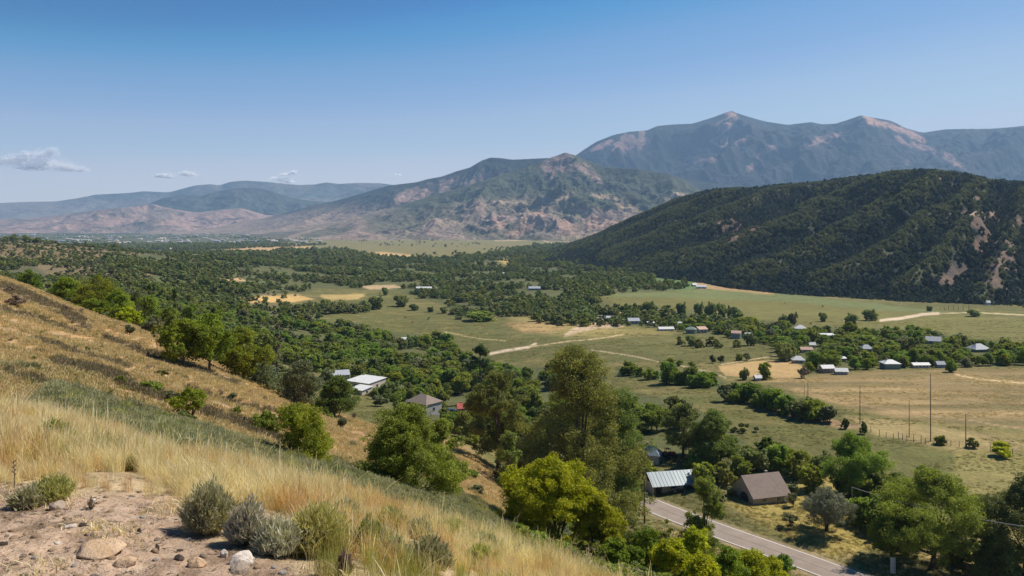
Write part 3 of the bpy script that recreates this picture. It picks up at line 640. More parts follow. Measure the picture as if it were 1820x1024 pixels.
mountain('tan_foothill', [(-900,400),(-300,396),(-100,392),(0,390),(60,388),(120,380),(190,371),(240,366),(270,362),(310,372),(350,378),(400,372),(430,370),(470,382),(510,384),(560,366),(600,362),(640,366),(700,380),(760,400),(820,412)],
    [(-900,10300),(400,10300),(820,10200)], [(-900,7900),(0,8000),(400,8200),(820,7900)], -900, 820, 620, 170, (-0.3, -0.95), 0.75, paint_far((0.34,0.22,0.17), (0.27,0.20,0.14), (0.12,0.11,0.08), 300, 999), M_mount, prof=1.3, seed=141, lam=900, fine=0.7)
mountain('wooded_mountain', [(-100,400),(150,392),(240,372),(290,352),(330,346),(360,348),(385,340),(420,334),(455,334),(480,340),(520,352),(560,358),(620,360),(700,362),(760,366),(850,400)],
    [(-100,11600),(420,11600),(850,11600)], [(-100,10400),(850,10400)], -100, 850, 360, 120, (-0.3, -0.95), 0.6, paint_far((0.04,0.055,0.04), (0.05,0.065,0.045), (0.07,0.08,0.055), 320, 300), M_mount, prof=1.0, seed=151, lam=1100, fine=0.5)
mountain('distant_mountain', [(-900,366),(-400,372),(-100,364),(0,361),(40,359),(100,358),(140,352),(170,346),(230,343),(255,340),(300,342),(345,330),(375,327),(388,330),(410,323),(435,321),(470,323),(500,326),(530,329),(560,328),(580,324),(600,327),(640,325),(680,326),(700,329),(760,335),(900,360)],
    [(-900,13600),(900,13600)], [(-900,11700),(900,11700)], -900, 900, 420, 120, (-0.3, -0.95), 0.4, paint_far((0.11,0.135,0.12), (0.13,0.145,0.12), (0.20,0.18,0.15), 340, 355), M_mount, prof=0.9, seed=161, lam=1500, fine=0.5)  # colours lightened to stand in for thicker haze before this range
# ------------------------------------------------------------------ foliage builders
def leaves(blobs, n, size, rng, up=0.25, elong=1.6, jit=0.25, hang=0.0):
    """small leaf clusters spread through the volume of several clumps: returns V, F, per-vertex shade"""
    B = np.array(blobs, float); wts = (B[:, 3] * B[:, 4] + B[:, 4] * B[:, 5] + B[:, 3] * B[:, 5]); wts /= wts.sum()
    k = rng.choice(len(B), n, p=wts)
    S = 15 if n > 3000 else 5           # every clump carries smaller sprays of its own
    sd = rng.normal(size=(len(B), S, 3)); sd[..., 2] += up; sd /= np.linalg.norm(sd, axis=-1)[..., None]
    sr = rng.uniform(0.45, 1.02, (len(B), S, 1)); ss = rng.uniform(0.22, 0.5, (len(B), S))
    j = rng.integers(0, S, n); d = rng.normal(size=(n, 3)); d[:, 2] += up; d /= np.linalg.norm(d, axis=1)[:, None]
    rad = 1 - 0.6 * rng.random(n) ** 1.8 + rng.normal(size=n) * 0.10
    lump = 1 + jit * fbm(d[:, 0] * 2.1 + k * 3.3, d[:, 1] * 2.1 + d[:, 2] * 2.7, 3, 3)
    q = (sd * sr)[k, j] + d * (ss[k, j] * rad * lump)[:, None]
    c = B[k, :3] + B[k, 3:6] * q
    nrm = d * 0.55 + rng.normal(size=(n, 3)) * 0.6; nrm /= np.linalg.norm(nrm, axis=1)[:, None]
    a = np.cross(nrm, rng.normal(size=(n, 3))); a[:, 2] -= hang; a /= np.linalg.norm(a, axis=1)[:, None] + 1e-9
    b = np.cross(nrm, a); s = size * (0.6 + 0.8 * rng.random(n))[:, None]
    a = a * s * elong * 0.5; b = b * s * 0.5
    V = np.stack([c - a, c + b - a * 0.1 + nrm * s * 0.12, c + a, c - b + a * 0.1 + nrm * s * 0.12], 1).reshape(-1, 3)
    Fq = np.arange(n * 4).reshape(n, 4)
    v = np.clip(rng.random(n) * 0.8 + 0.1 + 0.25 * vnoise(c[:, 0] / size / 9, c[:, 1] / size / 9 + c[:, 2] / size / 9, 8), 0, 1)
    return V, Fq, np.repeat(v, 4)
def leaf_mesh(name, blobs, n, size, mat, seed, **kw):
    V, Fq, v = leaves(blobs, n, size, np.random.default_rng(seed), **kw)
    return mesh_np(name, V, Fq, mat, False, {'v': ('FLOAT', v)})
def crown_blobs(w, h, z0, n, seed, shape='round', rb=(0.26, 0.42)):
    """uneven clumps filling a crown w wide (diameter) and h high starting at z0"""
    r = random.Random(seed); out = []
    for i in range(n):
        for _ in range(20):
            z = r.random()
            if shape == 'round': R_ = math.sqrt(max(0.03, 1 - (2 * z - 0.85) ** 2)) if z < 0.98 else 0.2
            elif shape == 'tall': R_ = min(1, 0.45 + 1.1 * z) * math.sqrt(max(0.05, 1 - max(0, z - 0.35) ** 1.6 / 0.5))
            elif shape == 'cone': R_ = 1.02 - 0.85 * z
            elif shape == 'broad': R_ = 1.0 - 0.80 * z ** 1.15
            elif shape == 'bush': R_ = math.sqrt(max(0.04, 1 - z * z))
            else: R_ = 0.8
            rho = math.sqrt(r.random())
            if rho > 0.45 or z > 0.7 or r.random() < 0.3: break
        th = r.random() * 6.283; q = r.uniform(*rb)
        rr = w / 2 * max(0.02, R_ - q * 0.6) * rho
        s = q * min(w / 2, h / 1.6)
        out.append((rr * math.cos(th), rr * math.sin(th), z0 + s * 0.7 + (h - s * 1.6) * z, s * r.uniform(0.85, 1.25), s * r.uniform(0.85, 1.25), s * r.uniform(0.7, 1.0)))
    ex = max(max(abs(b[0]) + b[3], abs(b[1]) + b[4]) for b in out) * 0.94; ez = max(b[2] + b[5] for b in out) - z0
    k, kz = w / 2 / ex, h / ez
    return [(b[0]*k, b[1]*k, z0 + (b[2]-z0)*kz, b[3]*k, b[4]*k, b[5]*kz) for b in out]
def trunk_mesh(name, blobs, r0, seed, mat, lean=(0, 0), stems=1, zf=-0.5, nl=10):
    r = random.Random(seed); mb = MB(); B = sorted(blobs, key=lambda b: b[2])
    ztop = B[-1][2]; zlow = B[0][2]
    for s in range(stems):
        ax, ay = (0, 0) if stems == 1 else (r.uniform(-1, 1) * r0 * 1.6, r.uniform(-1, 1) * r0 * 1.6)
        tx, ty = (lean if stems == 1 else (ax * 5 + lean[0], ay * 5 + lean[1]))
        pts = [(ax + tx * t + math.sin(t * 5 + s) * r0 * 0.5 * t, ay + ty * t + math.cos(t * 4 + s) * r0 * 0.4 * t, zf + (ztop - zf) * 0.86 * t) for t in np.linspace(0, 1, 7)]
        rads = [r0 * (1.35 if t == 0 else 1.0) * (1 - 0.86 * t) ** 0.9 / (stems ** 0.4) for t in np.linspace(0, 1, 7)]
        mb.tube(pts, rads, 8)
        for b in r.sample(B, min(nl, len(B))):
            t0 = min(0.8, max(0.12, (b[2] - zf) / (ztop - zf) * 0.6)); k = t0 * 6; i = int(k); f = k - i
            p0 = np.array(pts[i]) * (1 - f) + np.array(pts[i + 1]) * f; p1 = np.array(b[:3])
            m = p0 * 0.5 + p1 * 0.5 + np.array((0, 0, -0.06 * np.linalg.norm(p1 - p0)))
            mb.tube([p0, m, p1], [rads[i] * 0.5, rads[i] * 0.33, rads[i] * 0.10], 5)
    return mb.mesh(name, mat, True)
def tree(name, cat, label, px, py=None, d=None,  w=6, h=8, z0=None, n=22, leaf=None, nleaf=14000, size=0.16, shape='round', seed=1,
         mat=None, bark=None, trunk_r=None, group=None, stems=1, lean=(0, 0), rb=(0.26, 0.42), sink=0.1, blobs=None, up=0.25, jit=0.25, shrub=False, **kw):
    x, y, z = hit(px, py, *( (d * 0.8, d * 1.25) if d else (4, 5000))) if py is not None else atd(px, d)
    e = empty(name, (x, y, z - sink)); e.rotation_euler.z = 0
    tag(e, label, cat, group)
    z0 = (0.0 if shape == 'bush' else h * 0.18) if z0 is None else z0
    bl = blobs or crown_blobs(w, h - z0, z0, n, seed, shape, rb)
    link('trunk' if not shrub else 'stem', trunk_mesh('trunk', bl, trunk_r or h * 0.025, seed, bark or M_bark, lean, stems), e)
    link('crown' if not shrub else 'foliage', leaf_mesh('crown', bl, nleaf, size, mat or M_leafA, seed, up=up, jit=jit, **kw), e)
    return e

# geometry-node scatter for growth nobody could count
def scatter(name, pts, rot, scl, idx, protos, zs=None):
    me = bpy.data.meshes.new(name); P = np.ascontiguousarray(pts, np.float32)
    me.vertices.add(len(P)); me.vertices.foreach_set('co', P.ravel())
    for an, ty, arr in (('rz', 'FLOAT', rot), ('sc', 'FLOAT', scl), ('zs', 'FLOAT', zs if zs is not None else np.ones(len(P))), ('id_', 'INT', idx)):
        a = me.attributes.new(an, ty, 'POINT'); a.data.foreach_set('value', np.ascontiguousarray(arr, np.int32 if ty == 'INT' else np.float32))
    o = link(name, me)
    ng = bpy.data.node_groups.new('scatter_' + name, 'GeometryNodeTree')
    ng.interface.new_socket('Geometry', in_out='INPUT', socket_type='NodeSocketGeometry'); ng.interface.new_socket('Geometry', in_out='OUTPUT', socket_type='NodeSocketGeometry')
    gi = ng.nodes.new('NodeGroupInput'); go = ng.nodes.new('NodeGroupOutput'); L = ng.links
    def att(nm, ty):
        n = ng.nodes.new('GeometryNodeInputNamedAttribute'); n.data_type = ty; n.inputs['Name'].default_value = nm; return n.outputs['Attribute']
    rzn = ng.nodes.new('ShaderNodeCombineXYZ'); L.new(att('rz', 'FLOAT'), rzn.inputs[2])
    er = ng.nodes.new('FunctionNodeEulerToRotation'); L.new(rzn.outputs[0], er.inputs[0])
    sx = ng.nodes.new('ShaderNodeCombineXYZ'); s_ = att('sc', 'FLOAT'); L.new(s_, sx.inputs[0]); L.new(s_, sx.inputs[1])
    mz = ng.nodes.new('ShaderNodeMath'); mz.operation = 'MULTIPLY'; L.new(s_, mz.inputs[0]); L.new(att('zs', 'FLOAT'), mz.inputs[1]); L.new(mz.outputs[0], sx.inputs[2])
    j = ng.nodes.new('GeometryNodeJoinGeometry'); ida = att('id_', 'INT')
    for k, ob in enumerate(protos):
        oi = ng.nodes.new('GeometryNodeObjectInfo'); oi.inputs['Object'].default_value = ob; oi.inputs['As Instance'].default_value = True
        cp = ng.nodes.new('FunctionNodeCompare'); cp.data_type = 'INT'; cp.operation = 'EQUAL'; L.new(ida, cp.inputs[2]); cp.inputs[3].default_value = k
        ip = ng.nodes.new('GeometryNodeInstanceOnPoints'); L.new(gi.outputs[0], ip.inputs['Points']); L.new(cp.outputs[0], ip.inputs['Selection'])
        L.new(oi.outputs['Geometry'], ip.inputs['Instance']); L.new(er.outputs[0], ip.inputs['Rotation']); L.new(sx.outputs[0], ip.inputs['Scale'])
        L.new(ip.outputs[0], j.inputs[0])
    L.new(j.outputs[0], go.inputs[0])
    md = o.modifiers.new('scatter', 'NODES'); md.node_group = ng
    tag(o, kind='stuff')
    return o
def proto(name, me): return bpy.data.objects.new(name, me)    # a source mesh, never linked to the scene
def inpoly(x, y, z, polys, jit=6, dmin=150):
    px, py = proj(x, y, z); j = fbm(x / 25, y / 25, 3, 44) * jit
    m = np.zeros(len(x), bool)
    for pl in polys: m |= poly_sd(px + j, py + j * 0.4, pl) > 0
    return m & (y > dmin)

# low detail trees for far woods: a crown of leafy clumps, about unit size (1 wide, 1 high)
def small_tree(seed, mat, n, size, shape='round', nb=9, z0=0.05):
    bl = crown_blobs(1.0, 1.0 - z0, z0, nb, seed, shape, (0.34, 0.55))
    V, Fq, v = leaves(bl, n, size, np.random.default_rng(seed), up=0.5, elong=1.3)
    return mesh_np('small_tree', V, Fq, mat, False, {'v': ('FLOAT', v)})
P_hill = [proto('hill_tree', small_tree(s, m, 150, 0.22)) for s, m in ((1, M_leafF), (2, M_leafF), (3, M_leafF), (4, M_leafH))]
P_val = [proto('valley_tree', small_tree(s, m, 260, 0.16)) for s, m in ((11, M_leafV), (12, M_leafV), (13, M_leafO), (14, M_leafD))]
P_near = [proto('near_tree', small_tree(s, m, 2600, 0.055, nb=14)) for s, m in ((21, M_leafA), (22, M_leafO), (23, M_leafD), (24, M_leafG), (25, M_leafA))]
P_scrub = [proto('scrub_bush', small_tree(s, m, 160, 0.2, 'bush', 6, 0.0)) for s, m in ((31, M_leafV), (32, M_leafO), (33, M_leafG))]

# forest over the right hill
def hill_forest():
    X, Y, Zz, PX, PY, T, RR = GRIDS['right_hill']; ny, nx = X.shape
    rng = np.random.default_rng(5)
    a = np.hypot(np.diff(X, axis=1)[:-1], np.diff(Y, axis=1)[:-1]) * np.abs(np.diff(Y, axis=0)[:, :-1])
    a = a * (T[:-1, :-1] < 1.12) * (PX[:-1, :-1] < 2050); p = (a / a.sum()).ravel()
    n = 76000; k = rng.choice(len(p), n, p=p); i, j = k // (nx - 1), k % (nx - 1); fu, fv = rng.random(n), rng.random(n)
    def bl(G): return (G[i, j] * (1-fu) + G[i, j+1] * fu) * (1-fv) + (G[i+1, j] * (1-fu) + G[i+1, j+1] * fu) * fv
    x, y, z, px, py, rr = bl(X), bl(Y), bl(Zz), bl(PX), bl(PY), bl(RR)
    m = blotch(px, py, ROCK_SPOTS, x, y, 60, 6) < rng.random(n) * 1.25
    m &= ~((np.hypot((px - 1708) / 1.6, py - 482) < 13)); m &= blotch(px, py, [(1745,380,60,5,3),(1697,328,8,3,10),(1730,352,14,3,5)], x, y, 40, 8) < 0.4
    m &= fbm(x / 30, y / 30, 3, 12) > -0.62 + rng.random(n) * 0.1
    x, y, z, rr = x[m], y[m], z[m], rr[m]; n = len(x); lit_spur = rng.random(n) < sstep(0.32, 0.75, rr) * 0.92 + 0.05  # paler crowns along the spurs stand in for their sunlit faces
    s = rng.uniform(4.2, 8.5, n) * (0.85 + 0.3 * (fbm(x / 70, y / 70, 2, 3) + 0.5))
    return scatter('forest', np.stack([x, y, z - 0.4], 1), rng.random(n) * 6.28, s * np.where(lit_spur, 0.8, 1.0), np.where(lit_spur, 3, rng.integers(0, 3, n)), P_hill, rng.uniform(0.75, 1.15, n))
hill_forest()

WOODPTS = []
def woods():
    rng = np.random.default_rng(6); out = []
    for (y0, y1, sp, s0, s1) in ((150, 420, 5.6, 4.5, 8.5), (420, 900, 6.6, 4.5, 9), (900, 1700, 8.5, 5.5, 10), (1700, 3600, 14, 8, 14)):
        gx = np.arange(-0.74 * y1, 0.74 * y1, sp); gy = np.arange(y0, y1, sp); X, Y = np.meshgrid(gx, gy); X = X.ravel(); Y = Y.ravel()
        k = np.abs(X / Y) < 0.72; X, Y = X[k], Y[k]; X = X + rng.uniform(-.5, .5, len(X)) * sp; Y = Y + rng.uniform(-.5, .5, len(Y)) * sp
        Zz = Z(X, Y)
        m = inpoly(X, Y, Zz, WOODS + (FARW if y0 >= 900 else []))
        if y0 < 1700: m &= inpoly(X, Y, Zz + (s0 + s1) * 0.36, WOODS + (FARW if y0 >= 900 else []))
        for pl, *_ in (FIELDS[3], FIELDS[11], FIELDS[12], FIELDS[13], FIELDS[14]): m &= ~inpoly(X, Y, Zz, [pl], 0)
        m &= (fbm(X / 45, Y / 45, 3, 33) > np.where(Y > 700, -0.02, -0.16)) | (inpoly(X, Y, Zz, [WOODS[4]]) & inpoly(X, Y, Zz + 3.5, [WOODS[4]]) & (fbm(X / 30, Y / 30, 2, 34) > -0.6))
        X, Y, Zz = X[m], Y[m], Zz[m]
        out.append((X, Y, Zz, rng.uniform(s0, s1, len(X)) * (0.8 + 0.5 * rng.random(len(X)) ** 3)))
    return [np.concatenate([o[i] for o in out]) for i in range(4)]
wx_, wy_, wz_, ws_ = woods()
# clearings round the buildings
H_ = [  # name, label, px, base row, width px, depth/width, wall m, roof m, rot, roof, wall, style, windows, distance
 ('farmhouse','white flat-roofed farmhouse with glass front above the dry hillside',648,688,62,0.85,3.2,0.7,-32,'M_white','M_cream','shed',4,318),
 ('outbuilding','low annex with second white roof below the white farmhouse',640,700,34,0.9,2.0,0.6,-32,'M_white','M_cream','shed',2,302),
 ('outbuilding','grey gabled outbuilding left of the white farmhouse',601,670,38,0.8,2.4,1.5,20,'M_groof','M_greyw','gable',1,338),
 ('barn','brown hip-roofed barn with pale grey walls and white doors',752,736,58,0.8,4.0,2.2,-38,'M_broof','M_greyw','hip',2,None),
 ('shed','red-roofed shed beside the barn at the wood edge',822,726,22,0.8,1.6,1.3,15,'M_red','M_tanw','gable',1,275),
 ('shed','long blue metal-roofed shed with open front by the road',1195,869,100,0.58,1.6,1.75,12,'M_metal','M_tanw','openfront',0,None),
 ('house','blue metal hip-roofed house behind the roadside shed',1157,822,40,0.8,2.4,1.8,-20,'M_metal','M_greyw','hip',1,184),
 ('house','brown gabled house with dark garage arch beside the road',1357,891,74,0.95,1.7,3.2,17,'M_broof','M_tanw','garage',2,None),
 ('house','long low pale-roofed house alone at the meadow edge',733,606,50,0.35,1.4,0.9,4,'M_white','M_greyw','gable',5,None),
 ('warehouse','long white-roofed building in the far wood, near the left fields',760,517,52,0.3,3.2,1.6,2,'M_white','M_greyw','gable',6,None),
 ('warehouse','blue-white arched-roof building within the far wood',950,516,26,0.5,2.5,2.0,0,'M_groof','M_bluew','gable',2,None),
 ('house','tiny white house deep in the far wood',897,490,15,0.6,3.0,2.0,0,'M_white','M_white','gable',2,None),
 ('house','small white house on the foot of the wooded hill, end of pale track',1135,466,9,0.7,4.0,1.8,0,'M_white','M_white','gable',1,None),
 ('farmhouse','white farm building on bare ground beside the golden strip',1247,513,22,0.5,2.6,1.8,-12,'M_white','M_white','gable',2,None),
 ('shed','small white shed left of the farm beside the golden strip',1234,509,10,0.7,2.2,1.4,20,'M_white','M_cream','gable',1,None),
 ('house','small white house at the hill foot near the right edge',1757,531,8,0.8,3.0,1.5,0,'M_white','M_white','gable',1,775),
 ('house','grey-roofed house, leftmost of the village row',1126,576,26,0.6,2.6,1.8,10,'M_groof','M_greyw','gable',2,None),
 ('house','white-roofed cottage at the left end of the village',1083,570,20,0.6,2.2,1.4,-8,'M_white','M_greyw','gable',2,None),
 ('shed','white-roofed shed left of the village row',1066,572,12,0.7,2.0,1.2,12,'M_white','M_cream','gable',1,None),
 ('house','small pale house with white flat roof near round green bush',1157,579,15,0.7,2.2,0.5,0,'M_white','M_greyw','shed',2,None),
 ('house','wide white-roofed bungalow at the meadow edge of the village',1184,588,34,0.5,1.5,1.1,5,'M_white','M_white','gable',4,None),
 ('house','blue-grey house behind the wide white bungalow',1206,584,15,0.9,3.2,1.4,30,'M_groof','M_bluew','gable',2,None),
 ('house','green-walled house next to the peach-roofed one',1229,593,22,0.8,3.0,1.5,-15,'M_greenw','M_greenw','hip',2,None),
 ('house','peach-roofed house next to the green-walled one',1249,592,20,0.7,2.6,1.2,12,'M_proof','M_cream','shed',2,None),
 ('house','grey two-storey house with peach roof at the village centre',1310,602,20,0.8,3.6,1.2,-22,'M_proof','M_greyw','gable',3,None),
 ('house','small white-roofed house right of the grey two-storey one',1330,601,15,0.7,2.0,1.2,10,'M_white','M_greyw','gable',2,None),
 ('house','white house with pink side wall high in the village',1424,592,24,0.8,3.2,2.0,-14,'M_white','M_white','hip',3,None),
 ('house','grey-walled house with flat white roof in the village trees',1472,606,28,0.6,3.4,0.5,3,'M_white','M_bluew','shed',3,None),
 ('house','small white-roofed house among the village trees',1444,618,13,0.7,1.8,1.0,0,'M_white','M_cream','gable',1,None),
 ('house','peach-roofed bungalow half hidden by village trees',1434,627,25,0.6,1.8,1.0,-5,'M_proof','M_cream','gable',2,None),
 ('house','white hip-roofed house left of a big round tree',1420,646,24,0.7,1.8,1.6,-10,'M_white','M_greyw','hip',2,None),
 ('house','white-roofed house with reddish front at the dry field edge',1471,663,25,0.6,2.2,1.0,6,'M_white','M_redw','gable',3,None),
 ('house','low white-roofed house right of the reddish-fronted one',1496,666,24,0.6,1.6,1.0,-6,'M_white','M_greyw','gable',3,None),
 ('shed','small flat white-roofed shed above the dry field houses',1497,643,15,0.6,1.6,0.4,0,'M_white','M_greyw','shed',1,None),
 ('house','domed grey-roofed house deep in the village trees',1541,626,25,0.7,2.0,1.8,0,'M_groof','M_greyw','hip',2,None),
 ('pavilion','dark-walled pavilion with low white roof at the dry field edge',1585,656,32,0.8,2.6,1.3,0,'M_white','M_greenw','hip',0,None),
 ('house','long pale bungalow left of the far-right village trees',1637,654,34,0.4,1.5,0.7,3,'M_white','M_cream','gable',4,None),
 ('house','small blue-grey bungalow at the edge of the dry field',1672,654,15,0.7,1.8,1.0,0,'M_groof','M_bluew','gable',1,None),
 ('house','white-roofed house with grey gable, upper right of village',1661,612,30,0.6,2.2,2.0,-24,'M_white','M_greyw','gable',2,None),
 ('house','pale hip-roofed house at the right end of the village',1743,626,38,0.8,1.8,2.4,10,'M_groof','M_greenw','hip',2,None),
 ('shed','white shed below the two bushes at the golden field',1347,677,12,0.8,1.5,0.8,10,'M_white','M_greyw','gable',1,None),
]
def house_at(h):
    if h[13]: return atd(h[2], h[13])
    return hit(h[2], h[3], 100, 5000)
HPOS = [house_at(h) for h in H_]
keep_ = np.ones(len(wx_), bool); wpx_, wpyb_ = proj(wx_, wy_, wz_); wpyt_ = HY - F * (wz_ + ws_ * 0.9) / wy_
for h, (hx, hy, hz) in zip(H_, HPOS):
    wr = ws_ * F / wy_ * 0.5
    rad = h[4] / F * hy * 0.5
    near_ = np.hypot(wx_ - hx, wy_ - hy) < rad + ws_ * 0.42
    front_ = (wy_ < hy) & (wy_ > hy * 0.6) & (np.abs(wpx_ - h[2]) < h[4] * 0.5 + wr * 0.7) & (wpyt_ < h[3] - np.where(hy > 450, 12, 3)) & (wpyb_ > h[3] - 20)
    keep_ &= ~(near_ | front_)
for (gx_, gy_, gr_) in [(1196, 880, 60), (1357, 890, 70)]:
    keep_ &= ~((wy_ < 215) & (np.abs(wpx_ - gx_) < gr_))
keep_ &= ~((np.abs(wpx_ - 735) < 40) & (wpyt_ < 604) & (wpyb_ > 604) & (wy_ > 300))
wx_, wy_, wz_, ws_ = wx_[keep_], wy_[keep_], wz_[keep_], ws_[keep_]

nearm = wy_ < 440
print('woods', len(wx_), 'near', nearm.sum())

# ---- individual trees of the nearer woods
def wood_trees():
    rng = np.random.default_rng(8)
    protos = []
    for i, (sd, lm, sh, nm) in enumerate(((51, M_leafA, 'round', 'broadleaf_tree'), (52, M_leafO, 'round', 'broadleaf_tree'), (53, M_leafD, 'tall', 'broadleaf_tree'), (54, M_leafG, 'bush', 'bushy_tree'), (55, M_leafA, 'tall', 'broadleaf_tree'), (56, M_leafB, 'round', 'broadleaf_tree'))):
        bl = crown_blobs(1.0, 0.95, 0.05, 15, sd, sh, (0.28, 0.46))
        tr = trunk_mesh('trunk', bl, 0.03, sd, M_bark, zf=-0.06, nl=7)
        cr = leaf_mesh('crown', bl, 5200, 0.046, lm, sd, up=0.4, elong=1.4)
        protos.append((nm, tr, cr))
    m = np.nonzero((wy_ < 440) & (np.abs(wx_ / wy_) < 0.66))[0]
    # tall enough to be seen over the ground in front
    vis = []
    for i in m:
        top = wz_[i] + ws_[i] * 0.9; ds = np.linspace(20, wy_[i] - 4, 60); u = wx_[i] / wy_[i]
        if np.all(Z(u * ds, ds) < top / wy_[i] * ds): vis.append(i)
    vis = sorted(vis, key=lambda i: wy_[i])[:250]
    adj = {0: 'mid green rounded', 1: 'olive green rounded', 2: 'dark green upright', 3: 'grey green bushy', 4: 'mid green upright', 5: 'bright green rounded'}
    cnt = {}
    for i in vis:
        k = int(rng.choice(6, p=[.28, .24, .12, .07, .17, .12])); nm, tr, cr = protos[k]
        px, py = proj(wx_[i], wy_[i], wz_[i])
        where = ('wood beyond the dry hill' if px < 600 else 'wood around the barn' if px < 900 and py > 640 else 'wood beyond the barn' if px < 1000
                 else 'wood behind the cottonwood' if px < 1180 else 'copse behind the metal-roofed shed' if px < 1320 else 'tree belt behind the gabled house')
        sz_ = 'small' if ws_[i] < 5.8 else 'medium-sized' if ws_[i] < 7.6 else 'large'; dp = 'near side' if wy_[i] < 235 else 'middle' if wy_[i] < 310 else 'far side'
        where = where.replace('wood ', f'{dp} of the wood ').replace('copse ', f'{dp} of the copse ').replace('tree belt ', f'{dp} of the tree belt ')
        e = empty(nm, (wx_[i], wy_[i], wz_[i] - 0.1), rng.random() * 6.28); s = float(ws_[i]); e.scale = (s, s, s * rng.uniform(0.8, 1.15))
        tag(e, f'{sz_} {adj[k]} tree, {where}', 'tree', f'{sz_} {adj[k]} trees, {where}')
        link('trunk', tr, e); link('crown', cr, e)
    return set(vis)
used = wood_trees()
rest = np.array([i for i in range(len(wx_)) if i not in used])
def wood_stuff(name, sel, protos, seed):
    rng = np.random.default_rng(seed); n = len(sel)
    kp = len(protos); pr = rng.choice(kp, n, p=[.34, .26, .2, .2] if kp == 4 else [.32, .26, .12, .06, .24])
    scatter(name, np.stack([wx_[sel], wy_[sel], wz_[sel] - 0.3], 1), rng.random(n) * 6.28, ws_[sel] * 1.18, pr, protos, rng.uniform(0.55, 0.9, n))
wood_stuff('valley_woods', rest[wy_[rest] < 560], P_near, 71)
wood_stuff('distant_woods', rest[wy_[rest] >= 560], P_val, 72)

# scrub on the low hills, sparse bushes in the plain
def scrubs():
    rng = np.random.default_rng(9); xs = []
    n = 90000
    y = np.exp(rng.uniform(math.log(220), math.log(2600), n)); u = rng.uniform(-0.72, -0.2, n); x = u * y; z = Z(x, y)
    low = (1 - sstep(-0.42, -0.26, u)); f = fbm(x / 45, y / 45, 4, 61); keep = (rng.random(n) < low * 0.55 * (y / 2600) ** 0.35) & (f + 0.8 * fbm(x / 120, y / 120, 3, 66) > -0.25)
    for k in (15, 16, 17, 13): keep &= ~inpoly(x, y, z, [FIELDS[k][0]], 2) | (rng.random(n) < 0.6)
    xs.append((x[keep], y[keep], z[keep], rng.uniform(2.5, 6.5, keep.sum())))
    n = 22000; y = np.exp(rng.uniform(math.log(1500), math.log(8000), n)); u = rng.uniform(-0.7, 0.2, n); x = u * y; z = Z(x, y)
    keep = fbm(x / 260, y / 420, 4, 64) + 0.5 * fbm(x / 90, y / 200, 3, 68) > 0.14
    for k in (7, 8, 9): keep &= ~inpoly(x, y, z, [FIELDS[k][0]], 0) | (rng.random(n) < 0.08)
    xs.append((x[keep], y[keep], z[keep], rng.uniform(6, 14, keep.sum())))
    n = 5000; y = rng.uniform(160, 900, n); u = rng.uniform(-0.25, 0.7, n); x = u * y; z = Z(x, y)
    dens = sstep(0.12, 0.5, fbm(x / 60, y / 60, 4, 69)); keep = (rng.random(n) < dens * 0.05); keep &= ~inpoly(x, y, z, [FIELDS[5][0], FIELDS[4][0], FIELDS[6][0]], 0)
    xs.append((x[keep], y[keep], z[keep], rng.uniform(0.8, 2.6, keep.sum())))
    X, Y, Zz, S = [np.concatenate([a[i] for a in xs]) for i in range(4)]; n = len(X)
    scatter('scrub_vegetation', np.stack([X, Y, Zz - 0.1], 1), rng.random(n) * 6.28, S, rng.integers(0, 3, n), P_scrub, rng.uniform(0.45, 0.85, n))
    print('scrub', n)
scrubs()

# ------------------------------------------------------------------ grass and ground cover of the near slope
def blades(n, rad, h, wd, rng, mat, lean=0.35, heads=0.3):
    th = rng.random(n) * 6.283; r = rad * np.sqrt(rng.random(n)); bx, by = r * np.cos(th), r * np.sin(th)
    H = h * rng.uniform(0.5, 1.15, n); la = rng.random(n) * 6.283; ln = lean * rng.random(n) ** 1.2 * H; wa = rng.random(n) * 3.14
    wx, wy = np.cos(wa) * wd, np.sin(wa) * wd; V = []; 
    lx, ly = np.cos(la) * ln, np.sin(la) * ln
    for t, ww in ((0, 1.0), (0.4, 0.85), (0.75, 0.6), (1.0, 0.15)):
        cx, cy, cz = bx + lx * t ** 2, by + ly * t ** 2, H * (t - 0.18 * t * t * (ln / H)) - 0.02
        hw = ww * (1 + (heads * 2.5 if t == 0.75 else 0))
        V.append(np.stack([cx - wx * hw, cy - wy * hw, cz], 1)); V.append(np.stack([cx + wx * hw, cy + wy * hw, cz], 1))
    V = np.stack(V, 1).reshape(-1, 3); b = (np.arange(n) * 8)[:, None]
    Fq = np.concatenate([b + np.array([[2*i, 2*i+1, 2*i+3, 2*i+2]]) for i in range(3)], 0)
    v = np.repeat(rng.random(n), 8)
    return mesh_np('tuft', V, Fq, mat, False, {'v': ('FLOAT', v)})
rg = np.random.default_rng(21)
P_grass = [proto('grass_tuft', blades(70, 0.13, 0.5, 0.0022, rg, m, ln)) for m, ln in ((M_straw, .45), (M_strawC, .6), (M_strawR, .5))] + [proto('grass_tuft', blades(60, 0.13, 0.42, 0.0022, rg, M_strawG)), proto('grass_tuft', blades(9, 0.10, 0.78, 0.0026, rg, M_strawC, .7, 0.9))]
P_short = [proto('short_tuft', blades(50, 0.22, 0.10, 0.004, rg, M_straw, 0.9)), proto('short_tuft', blades(40, 0.2, 0.12, 0.004, rg, M_strawG, 0.9))]
P_htuft = [proto('slope_tuft', blades(36, 0.45, 0.42, 0.016, rg, M_strawH, 0.7)), proto('slope_tuft', blades(36, 0.45, 0.40, 0.016, rg, M_strawF, 0.7)), proto('slope_tuft', blades(40, 0.5, 0.5, 0.018, rg, M_gully, 0.8))]
DIRTP = [(-400,872),(0,860),(60,866),(160,878),(300,884),(322,905),(345,950),(440,990),(520,1015),(600,1060),(700,1400),(-400,1400)]
